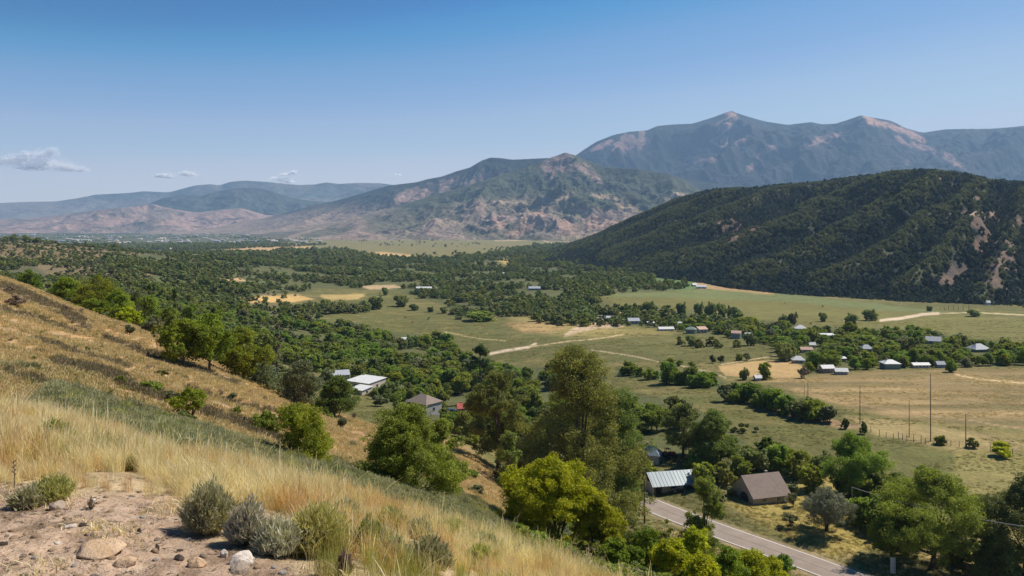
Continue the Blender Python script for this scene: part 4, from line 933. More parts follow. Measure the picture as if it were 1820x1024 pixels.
def grass():
    rng = np.random.default_rng(31)
    n = 34000; y = np.exp(rng.uniform(math.log(3.4), math.log(19), n)); y = np.sqrt(rng.uniform(3.2 ** 2, 17.5 ** 2, n)); x = rng.uniform(-0.95, 0.8, n) * (y + 1.5); z = Z(x, y); px, py = proj(x, y, z)
    sd = poly_sd(px + fbm(x * 1.5, y * 1.5, 3, 77) * 30, py + fbm(x * 1.5, y * 1.5, 3, 78) * 12, DIRTP)
    dens = fbm(x / 0.9, y / 0.9, 3, 45)
    keep = (sd < 0) & (dens > -0.26 + rng.random(n) * 0.12)
    x, y, z, px, sd = x[keep], y[keep], z[keep], px[keep], sd[keep]; n = len(x)
    green = fbm(x / 1.6, y / 1.6, 3, 46) + 0.35 * sstep(560, 900, px) + rng.normal(size=n) * 0.15
    tone = fbm(x / 0.8 + 20, y / 0.8, 3, 47) + rng.normal(size=n) * 0.22; idx = np.where(green > 0.40, 3, np.where(tone > 0.02, 1, np.where(tone < -0.28, 2, 0)))
    idx = np.where(rng.random(n) < 0.10, 4, idx)
    s = 0.67 * rng.uniform(0.7, 1.15, n) * (0.5 + 0.55 * sstep(0, -60, sd)) * (1.06 - 0.36 * sstep(330, 760, px)) * (1 + 0.22 * fbm(x / 0.6, y / 0.6, 2, 59)) * (0.9 + 0.25 * fbm(x / 2, y / 2, 2, 48))
    scatter('grass', np.stack([x, y, z], 1), rng.random(n) * 6.28, s, idx, P_grass, rng.uniform(0.8, 1.15, n)); print('grass', n)
    n = 200; y = rng.uniform(3.4, 8.5, n); x = rng.uniform(-0.8, 0.1, n) * (y + 1); z = Z(x, y); keep = fbm(x * 1.2, y * 1.2, 3, 49) > 0.05
    x, y, z = x[keep], y[keep], z[keep]; n = len(x)
    scatter('dry_stubble_grass', np.stack([x, y, z], 1), rng.random(n) * 6.28, rng.uniform(0.3, 0.9, n), np.zeros(n), P_short, rng.uniform(0.4, 1.0, n))
    # dry grass of the far hillside and the road bank
    n = 90000; y = rng.uniform(20, 165, n); x = rng.uniform(-0.72, 0.75, n) * y; z = Z(x, y); px, py = proj(x, y, z)
    f = fbm(x / 4, y / 4, 3, 50); keep = (f > -0.42) & ((y < 60) | (rng.random(n) < 0.8))
    rd = line_d(x, y, ROAD); keep &= rd > 4.6
    x, y, z, px = x[keep], y[keep], z[keep], px[keep]; n = len(x)
    py = proj(x, y, z)[1]; jx, jy = px + fbm(x / 6, y / 6, 3, 55) * 16, py + fbm(x / 6, y / 6, 3, 56) * 7; gd = np.full(n, 99.0)
    for pl, wd in GULLIES: gd = np.minimum(gd, line_d(jx, jy, pl) / wd)
    gul = (gd + rng.random(n) * 0.5 < 1.3) & (y > 28) & (px < 700)
    g = (px > 920) * 0.6 + (fbm(x / 7, y / 7, 3, 51) > 0.12) * 0.35
    scatter('hillside_grass', np.stack([x, y, z], 1), rng.random(n) * 6.28, rng.uniform(0.5, 1.1, n), np.where(gul, 2, (rng.random(n) < g).astype(int)), P_htuft, rng.uniform(0.4, 1.0, n))
grass()
def field_tufts():
    rng = np.random.default_rng(37); n = 60000; y = np.exp(rng.uniform(math.log(160), math.log(620), n)); x = rng.uniform(-0.3, 0.72, n) * y; z = Z(x, y); px, py = proj(x, y, z)
    keep = (fbm(x / 16, y / 7, 3, 58) > 0.0) & (line_d(x, y, ROAD) > 5) & ~inpoly(x, y, z, [FIELDS[4][0]], 0); x, y, z = x[keep], y[keep], z[keep]; n = len(x)
    dry = inpoly(x, y, z, [FIELDS[5][0]], 3)
    scatter('meadow_grass', np.stack([x, y, z], 1), rng.random(n) * 6.28, rng.uniform(.5, 1.2, n) * (y / 200) ** .8, np.where(dry, 0, 1), P_htuft, rng.uniform(.3, .7, n) / (y / 200) ** .6)
field_tufts()
def shrub_mesh(name, w, h, n, seed, mat, twig=0.006, nleaf=9, leafs=0.03, dense=1.0, open_=0.3):
    """fine-stemmed desert shrub: stems fanning from the base, each carrying narrow leaves"""
    rng = np.random.default_rng(seed)
    az = rng.random(n) * 6.283; tilt = np.arccos(1 - rng.random(n) * (1 - math.cos(1.25))); L_ = (0.7 + 0.35 * rng.random(n)) * (1 + 0.18 * fbm(np.cos(az) * 2, np.sin(az) * 2 + tilt, 2, seed))
    dx, dy, dz = np.sin(tilt) * np.cos(az) * w / 2 * 1.05, np.sin(tilt) * np.sin(az) * w / 2 * 1.05, np.cos(tilt) * h
    T = 0.22 + 0.78 * np.sqrt(rng.random((n, nleaf)))
    curve = T ** 1.1
    C = np.stack([dx[:, None] * curve * L_[:, None], dy[:, None] * curve * L_[:, None], (dz[:, None] * T ** 0.85) * L_[:, None]], -1).reshape(-1, 3)
    C += rng.normal(size=C.shape) * 0.02 * w; m = len(C)
    dirn = np.repeat(np.stack([dx / w, dy / w, dz / h * 0.9 + 0.25], 1), nleaf, 0) + rng.normal(size=(m, 3)) * 0.35
    dirn /= np.linalg.norm(dirn, axis=1)[:, None]; side = np.cross(dirn, rng.normal(size=(m, 3))); side /= np.linalg.norm(side, axis=1)[:, None]
    s = leafs * rng.uniform(0.6, 1.5, m)[:, None]; a = dirn * s * 1.6; b = side * s * 0.22
    V = np.stack([C - a, C + b, C + a, C - b], 1).reshape(-1, 3); Fq = np.arange(m * 4).reshape(m, 4)
    v = np.repeat(np.clip(rng.random(m) * 0.6 + 0.4 * T.ravel(), 0, 1), 4)
    return mesh_np(name, V, Fq, mat, False, {'v': ('FLOAT', v)}), (dx * L_, dy * L_, dz * L_)
def stems_mesh(tips, n, r, seed, mat):
    rng = random.Random(seed); mb = MB(); dx, dy, dz = tips
    for i in range(min(n, len(dx))):
        mb.tube([(0.03 * dx[i], 0.03 * dy[i], -0.05), (dx[i] * 0.4, dy[i] * 0.4, dz[i] * 0.5), (dx[i] * 0.9, dy[i] * 0.9, dz[i] * 0.92)], [r, r * 0.6, r * 0.2], 4, False)
    return mb.mesh('stem', mat, True)
def shrub(label, px, py, w, h, seed, mat, n=900, leafs=0.03, name='sagebrush', cat='shrub', group=None, d=None, nleaf=9, smat=None, r=0.006, rz=0.0):
    x, y, z = hit(px, py) if d is None else atd(px, d)
    if w > 12: w, h = w / F * y, h / F * y
    e = empty(name, (x, y, z - 0.02), rz); tag(e, label, cat, group)
    me, tips = shrub_mesh('foliage', w, h, n, seed, mat, leafs=leafs, nleaf=nleaf)
    link('foliage', me, e); link('stem', stems_mesh(tips, 70, r, seed, smat or M_barkG), e)
    return e
P_sage = [proto('sage_plant', shrub_mesh('sage', 1.1, 0.42, 300, s, m, leafs=0.036, nleaf=9)[0]) for s, m in ((61, M_sage), (62, M_sage), (63, M_leafG), (64, M_rabbit))]
def sageband():
    rng = np.random.default_rng(35); n = 42000
    y = rng.uniform(15, 85, n); x = rng.uniform(-0.72, 0.2, n) * y; z = Z(x, y); px, py = proj(x, y, z)
    band = [(90,690),(200,728),(330,762),(450,795),(600,838),(720,852),(860,890),(930,960),(900,1000),(640,960),(430,890),(180,795),(60,740)]
    sd = poly_sd(px + fbm(x / 5, y / 5, 3, 52) * 18, py + fbm(x / 5, y / 5, 3, 53) * 10, band)
    keep = (rng.random(n) < 0.75 * sstep(-4, 10, sd)) & (y < 75)
    keep |= (rng.random(n) < 0.004) & (fbm(x / 9, y / 9, 3, 54) > 0.0)
    keep |= (rng.random(n) < 0.25) & (px > 560) & (px < 900) & (y > 17) & (y < 45) & (fbm(x / 6, y / 6, 3, 56) > -0.2)
    x, y, z = x[keep], y[keep], z[keep]; n = len(x)
    scatter('sagebrush_vegetation', np.stack([x, y, z], 1), rng.random(n) * 6.28, rng.uniform(0.5, 1.5, n), rng.choice(4, n, p=[.4, .3, .2, .1]), P_sage, rng.uniform(0.7, 1.2, n)); print('sage', n)
    # rough growth on the bank above the road
    n = 5200; y = rng.uniform(45, 140, n); x = rng.uniform(0.0, 0.72, n) * y; z = Z(x, y); px, py = proj(x, y, z); rd = line_d(x, y, ROAD)
    side = np.array([True] * n); zr = py > np.interp(px, [p[0] for p in [(900,930),(1050,880),(1110,893),(1215,945),(1300,975),(1400,1010),(1500,1050),(1900,1220)]], [930,880,893,945,975,1010,1050,1220])
    keep = zr & (rd > 5) & (fbm(x / 8, y / 8, 3, 57) > -0.1)
    x, y, z = x[keep], y[keep], z[keep]; n = len(x)
    scatter('bank_vegetation', np.stack([x, y, z - 0.1], 1), rng.random(n) * 6.28, rng.uniform(0.8, 2.4, n), rng.integers(0, 5, n), P_near, rng.uniform(0.4, 0.8, n))
sageband()
# ------------------------------------------------------------------ buildings
G_ = globals()
def window(parent, x, y, z, w_, h_, axis, sgn):
    """framed pane set 2 cm proud of a wall; axis 'y' = wall facing +-y"""
    f = MB(); g = MB(); t = 0.06
    if axis == 'y':
        f.box(x - w_/2 - t, x + w_/2 + t, min(y, y + sgn*0.05), max(y, y + sgn*0.05), z - t, z + h_ + t); y2 = y + sgn * 0.055
        g.box(x - w_/2, x + w_/2, min(y2, y2 + sgn*0.01), max(y2, y2 + sgn*0.01), z, z + h_)
    else:
        f.box(min(x, x + sgn*0.05), max(x, x + sgn*0.05), y - w_/2 - t, y + w_/2 + t, z - t, z + h_ + t); x2 = x + sgn * 0.055
        g.box(min(x2, x2 + sgn*0.01), max(x2, x2 + sgn*0.01), y - w_/2, y + w_/2, z, z + h_)
    o = link('window', f.mesh('window', M_white), parent); link('pane', g.mesh('pane', M_glass), o)
def building(h, pos):
    name, label, px, py, wp, dw, hw, hr, rot, rm, wm, style, nw, dd = h
    x, y, z = pos; L_ = wp / F * y * (1.0 if style == 'garage' else 0.86 if y < 400 else 0.78); W_ = L_ * dw; rm = G_[rm]; wm = G_[wm]
    L2, W2 = L_ / 2, W_ / 2; e = empty(name, (x, y + W2 * 0.6, z - 0.15), R(rot)); tag(e, label, {'farmhouse': 'house', 'outbuilding': 'shed', 'warehouse': 'building'}.get(name, name))
    if py > 540 and y > 450: e['group'] = 'houses of the valley village'
    ov = 0.35; wl = MB(); rf = MB(); sl = 0.12; b = -0.6
    if style == 'gable':
        wl.prism([(-W2, b), (W2, b), (W2, hw), (0, hw + hr * 0.97), (-W2, hw)], -L2, L2)
        k = hr / W2; e0 = W2 + ov
        for s in (-1, 1):
            pr = [(s*e0, hw - ov*k), (0, hw + hr), (0, hw + hr + sl), (s*e0, hw - ov*k + sl)]
            rf.prism(pr if s > 0 else pr[::-1], -L2 - ov, L2 + ov)
    elif style == 'garage':
        wl.prism([(-W2, b), (W2, b), (W2, hw), (0, hw + hr * 0.97), (-W2, hw)], -L2, L2)
        k = hr / W2; e0 = W2 + ov
        for s in (-1, 1):
            pr = [(s*e0, hw - ov*k), (0, hw + hr), (0, hw + hr + sl), (s*e0, hw - ov*k + sl)]
            rf.prism(pr if s > 0 else pr[::-1], -L2 - ov * 0.6, L2 + ov)
        d = MB(); d.prism([(-2.3, b), (0.5, b), (0.5, 1.1), (-0.1, 1.75), (-0.9, 2.0), (-1.7, 1.75), (-2.3, 1.1)], -L2 - 0.05, -L2 - 0.02)
        link('garage_shade', d.mesh('garage_shade', M_dark), e)  # flat dark sheet painted for the shade inside the open garage
        ch = MB(); ch.box(L2*0.4, L2*0.4 + 0.5, 0.4, 0.9, hw + hr*0.55, hw + hr + 0.35); link('chimney', ch.mesh('chimney', M_tanw), e)
    elif style == 'hip':
        wl.box(-L2, L2, -W2, W2, b, hw); a, c = L2 + ov, W2 + ov; rl = max(0.2, L2 - W2 * 0.9); t = hw - 0.1
        P = [(-a, -c, t), (a, -c, t), (a, c, t), (-a, c, t)]; r0, r1 = (-rl, 0, hw + hr), (rl, 0, hw + hr); lo = [(p[0], p[1], t - 0.1) for p in P]
        rf.quad(P[0], P[1], r1, r0); rf.quad(P[2], P[3], r0, r1); rf.quad(P[1], P[2], r1); rf.quad(P[3], P[0], r0)
        for i in range(4): rf.quad(lo[i], lo[(i+1) % 4], P[(i+1) % 4], P[i])
        rf.quad(*lo[::-1])
    elif style == 'shed':
        wl.prism([(-W2, b), (W2, b), (W2, hw + hr), (-W2, hw)], -L2, L2); k = hr / W_
        rf.prism([(-W2 - ov, hw - ov*k), (W2 + ov, hw + hr + ov*k), (W2 + ov, hw + hr + ov*k + 0.16), (-W2 - ov, hw - ov*k + 0.16)], -L2 - ov, L2 + ov)
    elif style == 'openfront':
        wl.box(-L2, L2, W2 - 0.15, W2, b, hw); wl.box(-L2, -L2 + 0.15, -W2, W2 - 0.15, b, hw); wl.box(L2 - 1.1, L2, -W2, W2 - 0.15, b, hw + 0.02)
        wl.prism([(-W2 + .05, hw), (W2 - .05, hw), (0, hw + hr * 0.93)], L2 - 0.3, L2 - 0.1); wl.box(-L2 + 2.2, -L2 + 4.4, -W2 + 0.6, W2 - 0.15, b, hw - 0.1)
        k = hr / W2; e0 = W2 + 0.5
        for s in (-1, 1):
            pr = [(s*e0, hw - 0.5*k), (0, hw + hr), (0, hw + hr + 0.06), (s*e0, hw - 0.5*k + 0.06)]
            rf.prism(pr if s > 0 else pr[::-1], -L2 - ov, L2 + ov)
        for i in range(14):
            xx = -L2 - ov + 0.3 + i * (L_ + 2*ov - 0.5) / 13
            rf.prism([(-e0, hw - 0.5*k + 0.06), (0, hw + hr + 0.06), (0, hw + hr + 0.12), (-e0, hw - 0.5*k + 0.12)][::-1], xx, xx + 0.06)
        for xx in (-L2 + 0.2, -L2 + 4.9, L2 - 3.0): p = MB(); p.box(xx, xx + 0.16, -W2 - 0.3, -W2 - 0.14, b, hw - 0.35); link('post', p.mesh('post', M_post), e)
    link('wall', wl.mesh('wall', wm), e); link('roof', rf.mesh('roof', rm), e)
    if style in ('gable', 'hip', 'shed', 'garage'):
        wh = min(1.1, hw * 0.42); wz = hw * 0.36
        for i in range(nw):
            xx = -L2 + L_ * (i + 0.75) / (nw + 0.5)
            window(e, xx, -W2, wz, min(1.0, L_ / (nw + 1) * 0.5), wh, 'y', -1)
        if style != 'garage': window(e, -L2, 0, wz, min(1.0, W_ * 0.22), wh, 'x', -1); window(e, L2, 0, wz, min(1.0, W_ * 0.22), wh, 'x', 1)
        if L_ > 5 and nw:
            d = MB(); d.box(L2 * 0.80 - 0.4, L2 * 0.80 + 0.4, -W2 - 0.06, -W2 - 0.003, 0, min(2.0, hw * 0.8)); link('door', d.mesh('door', M_white if wm is not M_white else M_tanw), e)
    if wp > 14 and style in ('gable', 'hip') and y < 900:
        c = MB(); c.box(-L2 * 0.45, -L2 * 0.45 + 0.5, 0.15, 0.6, hw + hr * 0.4, hw + hr + 0.5); link('chimney', c.mesh('chimney', M_redw), e)
    return e
bld = {h[1]: building(h, p) for h, p in zip(H_, HPOS)}

# ------------------------------------------------------------------ vehicles
def car(label, name, cat, px, d, L_, paint, rot, style='car'):
    x, y, z = atd(px, d); e = empty(name, (x, y, z), R(rot)); tag(e, label, cat); s = L_ / 4.4; w_ = 0.88 * s
    if style == 'pickup': prof = [(-2.2,.45),(-2.2,.95),(-.35,.98),(-.25,1.5),(.75,1.52),(1.15,1.02),(2.1,.92),(2.2,.5)]
    else: prof = [(-2.2,.4),(-2.18,.85),(-1.75,.95),(-1.2,1.36),(.35,1.40),(1.0,.98),(2.0,.84),(2.2,.45)]
    m = MB(); m.prism([(a * s, b * s) for a, b in prof][::-1], -w_, w_, 'y'); o = m.build('body', paint, e, bevel=0.06 * s)
    g = MB(); c0, c1 = (-.22, .7) if style == 'pickup' else (-1.25, .40)
    for sd in (-1, 1):
        yy = sd * (w_ + 0.012 * s); q = [((c0 + .08) * s, yy, 1.0 * s), ((c1 + .28) * s, yy, 1.0 * s), (c1 * s, yy, 1.33 * s), ((c0 + .2) * s, yy, 1.33 * s)]
        g.quad(*(q if sd < 0 else q[::-1]))
    xa, xb = (.80, 1.12) if style == 'pickup' else (.42, .97)
    g.quad((xb * s + .03, -w_ * .86, 1.03 * s), (xb * s + .03, w_ * .86, 1.03 * s), (xa * s + .03, w_ * .8, 1.36 * s), (xa * s + .03, -w_ * .8, 1.36 * s))
    link('window', g.mesh('window', M_glass), e)
    for xx in (-1.35, 1.35):
        for sd in (-1, 1):
            t = MB(); t.tube([(xx * s, sd * (w_ - .12 * s), .33 * s), (xx * s, sd * (w_ + .04 * s), .33 * s)], [.33 * s] * 2, 14); wh = link('wheel', t.mesh('wheel', M_rubber), e)
            r = MB(); r.tube([(xx * s, sd * (w_ + .03 * s), .33 * s), (xx * s, sd * (w_ + .055 * s), .33 * s)], [.19 * s] * 2, 10); link('rim', r.mesh('rim', M_groof), wh)
    for sd in (-1, 1):
        t = MB(); t.box(2.17 * s, 2.215 * s, sd * w_ * .72 - .13, sd * w_ * .72 + .13, .62 * s, .76 * s); link('headlight', t.mesh('headlight', M_white), e)
    return e
car('silver pickup truck parked before the open metal-roofed shed', 'pickup_truck', 'truck', 1200, 168.5, 3.7, M_carS, 6, 'pickup')
car('dark car parked lowest in the yard of the metal-roofed shed', 'parked_car', 'car', 1207, 165.5, 3.3, M_carK, 184)
car('dark blue car left of the red-roofed shed', 'parked_car', 'car', 803, 272, 4.2, M_carB, 10)
car('white car below the red-roofed shed', 'parked_car', 'car', 834, 262, 4.2, M_carW, -25)
car('white car alone between bushes below the barn', 'parked_car', 'car', 815, 233, 3.6, M_carW, 160)
car('white car beside the round-roofed pavilion', 'parked_car', 'car', 1607, 428, 4.4, M_carW, 10)
car('white car in the yard of the long pale bungalow', 'parked_car', 'car', 1528, 438, 4.4, M_carW, 30)
def tractor():
    x, y, z = atd(1190, 188); e = empty('tractor', (x, y, z + 0.2), R(20)); tag(e, 'red and orange tractor behind the metal-roofed shed', 'tractor')
    m = MB(); m.prism([(-1.2,.7),(-1.2,1.2),(-.2,1.3),(.1,1.35),(1.5,1.2),(1.6,.7)][::-1], -.35, .35, 'y'); m.build('body', M_redp, e, bevel=.05)
    c = MB(); c.box(-1.1, 0, -.45, .45, 2.1, 2.2); c.box(-1.1, -1.02, -.42, -.36, 1.2, 2.1); c.box(-1.1, -1.02, .36, .42, 1.2, 2.1); c.box(-.1, -.02, -.42, -.36, 1.3, 2.1); c.box(-.1, -.02, .36, .42, 1.3, 2.1); link('cab', c.mesh('cab', M_orange), e)
    for xx, r in ((-.8, .75), (1.2, .45)):
        for sd in (-1, 1):
            t = MB(); t.tube([(xx, sd * .5, r - .1), (xx, sd * .85, r - .1)], [r] * 2, 16); link('wheel', t.mesh('wheel', M_rubber), e)
tractor()
def heap(label, px, d, w_, h_, mat, seed, name='tarp_heap', cat='heap'):
    x, y, z = atd(px, d); o = link(name, rock_mesh('heap', w_, w_ * 0.6, h_, seed, mat), None, (x, y, z)); tag(o, label, cat); return o
def rock_mesh(name, w_, d_, h_, seed, mat, sub=28):
    rng = np.random.default_rng(seed); th = np.linspace(0, 2 * math.pi, sub * 2, endpoint=False); ph = np.linspace(0.04, math.pi - 0.04, sub)
    T, P = np.meshgrid(th, ph); D = np.stack([np.sin(P) * np.cos(T), np.sin(P) * np.sin(T), np.cos(P)], -1).reshape(-1, 3)
    r = np.full(len(D), 1.0)
    for _ in range(16):
        n = rng.normal(size=3); n /= np.linalg.norm(n); k = rng.uniform(0.62, 0.95); q = D @ n; r = np.where(q > 0.01, np.minimum(r, k / np.maximum(q, 0.01)), r)
    r = r + 0.07 * fbm(D[:, 0] * 2.5 + seed, D[:, 1] * 2.5 + D[:, 2] * 2, 4, seed)
    V = D * r[:, None] * np.array([w_ / 2, d_ / 2, h_ / 2]) * 1.12; V[:, 2] += h_ * 0.12
    n = sub * 2; idx = np.arange(len(D)).reshape(sub, n); nx = np.roll(idx, -1, 1)
    Fq = np.stack([idx[:-1], idx[1:], nx[1:], nx[:-1]], -1).reshape(-1, 4)
    me = mesh_np(name, V, Fq, mat, True); return me
heap('white tarp-covered heap beside the open metal-roofed shed', 1229, 170, 2.6, 1.4, M_carW, 3)
heap('low white junk heap in front of the metal-roofed shed', 1176, 168, 2.0, 0.7, M_white, 4)

# ------------------------------------------------------------------ poles, fence, cable, sign
def pole(label, px, d, top_row, r, name='utility_pole', lean=0.0, group=None, arm=0, cat='pole'):
    x, y, z = atd(px, d); h = -(top_row - HY) / F * y - z; e = empty(name, (x, y, z)); tag(e, label, cat, group)
    m = MB(); m.tube([(0, 0, -0.6), (lean * .5, 0, h * .5), (lean, 0, h)], [r, r * .85, r * .62], 9); o = link('shaft', m.mesh('shaft', M_pole, True), e)
    c = MB(); c.tube([(lean, 0, h), (lean, 0, h + .12)], [r * .7, r * .35], 9); link('cap', c.mesh('cap', M_wire), e)
    if arm:
        a = MB(); a.box(lean - arm, lean + arm, r * .7, r * .7 + .12, h - .75, h - .6); link('crossarm', a.mesh('crossarm', M_pole), e)
        for q in (-.9, .9):
            i = MB(); i.tube([(lean + q * arm, r * .7 + .06, h - .6), (lean + q * arm, r * .7 + .06, h - .4)], [.05, .03], 6); link('insulator', i.mesh('insulator', M_white), e)
    return e, Vector3(x + lean, y, z + h)
def Vector3(a, b, c): return np.array((a, b, c))
pole('weathered wooden pole standing on the near side of the road', 1145.5, 147.5, 806, 0.17)
pole('bare wooden pole at the left end of the field poles', 1528.5, 222, 687, 0.13)
pole('thin bare pole between the left pole and the tallest one', 1616, 208, 712, 0.10)
pole('tallest bare pole in the dry field', 1654, 204, 665, 0.13)
pole('bare pole at the right end of the field poles', 1716.5, 198, 736, 0.12)
pole('short grey pole behind the bush row in the dry field', 1436, 262, 677, 0.11)
pole('thin crooked snag beside the short grey pole', 1429, 264, 682, 0.07, lean=0.25, name='snag', cat='dead tree')
for k, (a, b) in enumerate([(1678, 544), (1686, 544), (1695, 543), (1703, 543), (1712, 542), (1722, 541), (1671, 546), (1655, 548)]):
    pole('small far pole, one of the row in the bright field before the wooded hill', a, 720, b, 0.22, group='far poles before the wooded hill')
def fence():
    pts = [(1548, 768), (1563, 776), (1575, 778), (1588, 781), (1597, 781), (1604, 783), (1612, 785), (1624, 787), (1637, 788), (1645, 789), (1668, 791), (1690, 793), (1705, 795), (1722, 797), (1760, 803), (1800, 809), (1850, 815)]
    W_ = [hit(a, b, 150, 400) for a, b in pts]; e = empty('fence', W_[0]); tag(e, 'thin wire fence on wooden posts along the dry field edge', 'fence'); x0 = np.array(W_[0]); tops = []
    for i, p in enumerate(W_):
        h = [1.5, 1.9, 1.4, 1.6, 2.0, 1.8, 1.6, 2.2, 2.0][i % 9]; q = np.array(p) - x0; m = MB(); m.tube([q + (0, 0, -.3), q + (0.05 * ((i % 3) - 1), 0, h)], [.075, .06], 6); link('post', m.mesh('post', M_post), e); tops.append(q)
    for hh in (0.5, 0.95, 1.3):
        m = MB(); m.tube([q + (0, 0, hh) for q in tops], [.012] * len(tops), 4); link('wire', m.mesh('wire', M_wire), e)
fence()
def cable():
    e1, a = pole('roadside pole hidden in the trees where the white cable starts', 1514, 152, 866, 0.13)
    b = np.array(((2010 - CX) / F * 100, 100, -(957 - HY) / F * 100)); P = []
    for t in np.linspace(0, 1, 40): P.append(a * (1 - t) + b * t + np.array((0, 0, -1.35 * 4 * t * (1 - t))))
    m = MB(); m.tube([p - a for p in P], [0.055] * 40, 6); o = link('overhead_cable', m.mesh('cable', M_wire, True), None, tuple(a)); tag(o, 'white overhead cable sagging across the trees at lower right', 'cable')
cable()
def sign():
    x, y, z = atd(1587, 127.5); e = empty('road_marker', (x, y, z), R(-22)); tag(e, 'tall white marker panel on the far verge, bottom right', 'sign'); top = -(991 - HY) / F * y - z
    m = MB(); m.box(-.38, .38, -.05, .05, .5, top); m.build('panel', M_white, e, bevel=.02)
    m = MB(); m.box(.12, .30, -.062, -.053, .6, top - .1); link('stripe', m.mesh('stripe', M_groof), e)
    for s in (-.22, .22): p = MB(); p.box(s - .05, s + .05, .055, .13, -.4, top - .2); link('post', p.mesh('post', M_post), e)
sign()

# ------------------------------------------------------------------ single trees near enough to know apart


def near_tree(label, px, base_d, top_row, wpx, seed, mat, shape='round', n=22, nleaf=16000, size=.17, z0f=.18, name='broadleaf_tree', cat='tree', dy=0, **kw):
    if base_d > 400: base_d = hit(px, base_d, 20, 700)[1]; size = size if size > .3 else 0.0016 * base_d * (size / .15)
    x, y, z = atd(px, base_d); h = -(top_row - HY) / F * y - z; wd = wpx / F * y * 1.07; nleaf = int(nleaf * 1.35)
    return tree(name, cat, label, px, None, base_d, wd, h, h * z0f, n, nleaf=nleaf, size=size, shape=shape, seed=seed, mat=mat, **kw)
nt_ = near_tree
nt_('bright green tree with bare trunk, left one of the three on the dry hillside', 326, 651, 564, 104, 101, M_leafB, z0f=.22, nleaf=17000, size=.15)
nt_('bright green tree, middle one of the three on the dry hillside', 372, 661, 556, 100, 102, M_leafB, z0f=.2, nleaf=17000, size=.15)
nt_('bright green tree, right and lowest of the three on the dry hillside', 432, 111, 578, 96, 103, M_leafB, z0f=.1, nleaf=19000, size=.15)
nt_('green tree top showing behind the three hillside trees', 384, 642, 544, 60, 104, M_leafA, nleaf=9000)
nt_('thin leafless sapling left of the three hillside trees', 279, 629, 574, 26, 105, M_leafO, z0f=.45, n=7, nleaf=500, size=.12, name='sapling', trunk_r=.06)
nt_('dark narrow dead-looking tree beside the three hillside trees', 492, 668, 578, 17, 106, M_dry, 'cone', 16, 1500, .16, .05, name='dead_tree', cat='dead tree', rb=(.3, .5))
nt_('olive tree behind the dark narrow one', 470, 662, 590, 46, 107, M_leafO, nleaf=6000)
nt_('pale grey-green willow clump right of the three hillside trees', 466, 114, 640, 74, 108, M_leafG, 'bush', 18, 15000, .13, 0, name='willow_shrub', cat='shrub', stems=4, hang=.6)
nt_('large pale willow clump below the dark narrow tree', 535, 119, 640, 82, 109, M_leafG, 'bush', 22, 18000, .13, 0, name='willow_shrub', cat='shrub', stems=4, hang=.6)
nt_('green shrub clump between the willow and the white farmhouse', 598, 122, 668, 84, 110, M_leafO, 'bush', 22, 16000, .15, 0, name='willow_shrub', cat='shrub', stems=4)
nt_('small yellow-green shrub at the foot of the willows', 560, 730, 712, 40, 111, M_leafB, 'bush', 9, 4000, .12, 0, name='green_shrub', cat='shrub', stems=3)
nt_('small green tree with leaning trunk alone on the slope', 334, 749, 685, 62, 112, M_leafB, z0f=.35, n=14, nleaf=9000, size=.10, lean=(.5, 0), trunk_r=.09)
nt_('dark underbrush around the foot of the small leaning tree', 326, 752, 728, 46, 113, M_leafD, 'bush', 9, 4500, .09, 0, name='green_shrub', cat='shrub', stems=3)
nt_('bright green shrub clump, broad, in the middle of the slope', 526, 824, 714, 124, 114, M_leafB, 'bush', 24, 24000, .12, 0, name='green_shrub', cat='shrub', stems=5)
nt_('low green shrub left of the broad bright shrub clump', 470, 768, 728, 56, 115, M_leafA, 'bush', 12, 7000, .11, 0, name='green_shrub', cat='shrub', stems=3)
nt_('huge rounded dark green bush in front of the barn', 724, 884, 712, 208, 116, M_leafA, 'bush', 46, 80000, .12, .02, name='broadleaf_tree', stems=5, rb=(.2, .34))
nt_('side lobe of greenery right of the huge rounded bush', 785, 880, 742, 96, 117, M_leafA, 'bush', 18, 18000, .12, 0, name='green_shrub', cat='shrub', stems=4)
nt_('bright yellow-green tree, brightest in view, above the grass edge', 984, 70, 808, 216, 118, M_leafY, 'bush', 42, 70000, .11, .06, stems=4, rb=(.2, .32))
nt_('yellow-green lower tree right of the brightest one', 1062, 68, 880, 96, 119, M_leafY, 'bush', 22, 26000, .10, .02, stems=3, name='green_shrub', cat='shrub')
nt_('tallest tree in view, a feathery olive cottonwood', 1024, 143, 608, 300, 120, M_leafO, 'broad', 84, 130000, .18, .05, stems=3, rb=(.14, .25), name='cottonwood', trunk_r=.5)
nt_('right arm of the tall cottonwood stand, over the road end', 1104, 146, 690, 130, 121, M_leafO, 'broad', 34, 42000, .17, .08, rb=(.2, .32), name='cottonwood', stems=2)
nt_('olive tree left of the tall cottonwood', 886, 158, 660, 116, 122, M_leafO, 'tall', 34, 44000, .18, .06, rb=(.2, .32), name='cottonwood')
nt_('short green tree in front of the left cottonwood', 905, 130, 765, 66, 123, M_leafO, 'bush', 16, 14000, .15, .02)
nt_('dark upright tree rising behind the cottonwoods', 853, 300, 612, 46, 124, M_leafD, 'tall', 14, 9000, .3)
nt_('dark tree with tall spire behind the metal-roofed shed', 1214, 190, 716, 84, 125, M_leafD, 'tall', 30, 26000, .19, .04, rb=(.2, .32))
nt_('wide mid green tree right behind the metal-roofed shed', 1268, 182, 728, 92, 126, M_leafO, 'bush', 32, 30000, .19, .02, rb=(.2, .32))
nt_('dark tree with brownish crown between shed and brown house', 1318, 215, 752, 50, 127, M_leafD, 'round', 14, 9000, .2)
nt_('rounded olive tree behind the brown gabled house', 1330, 188, 792, 44, 128, M_leafO, 'bush', 14, 9000, .16)
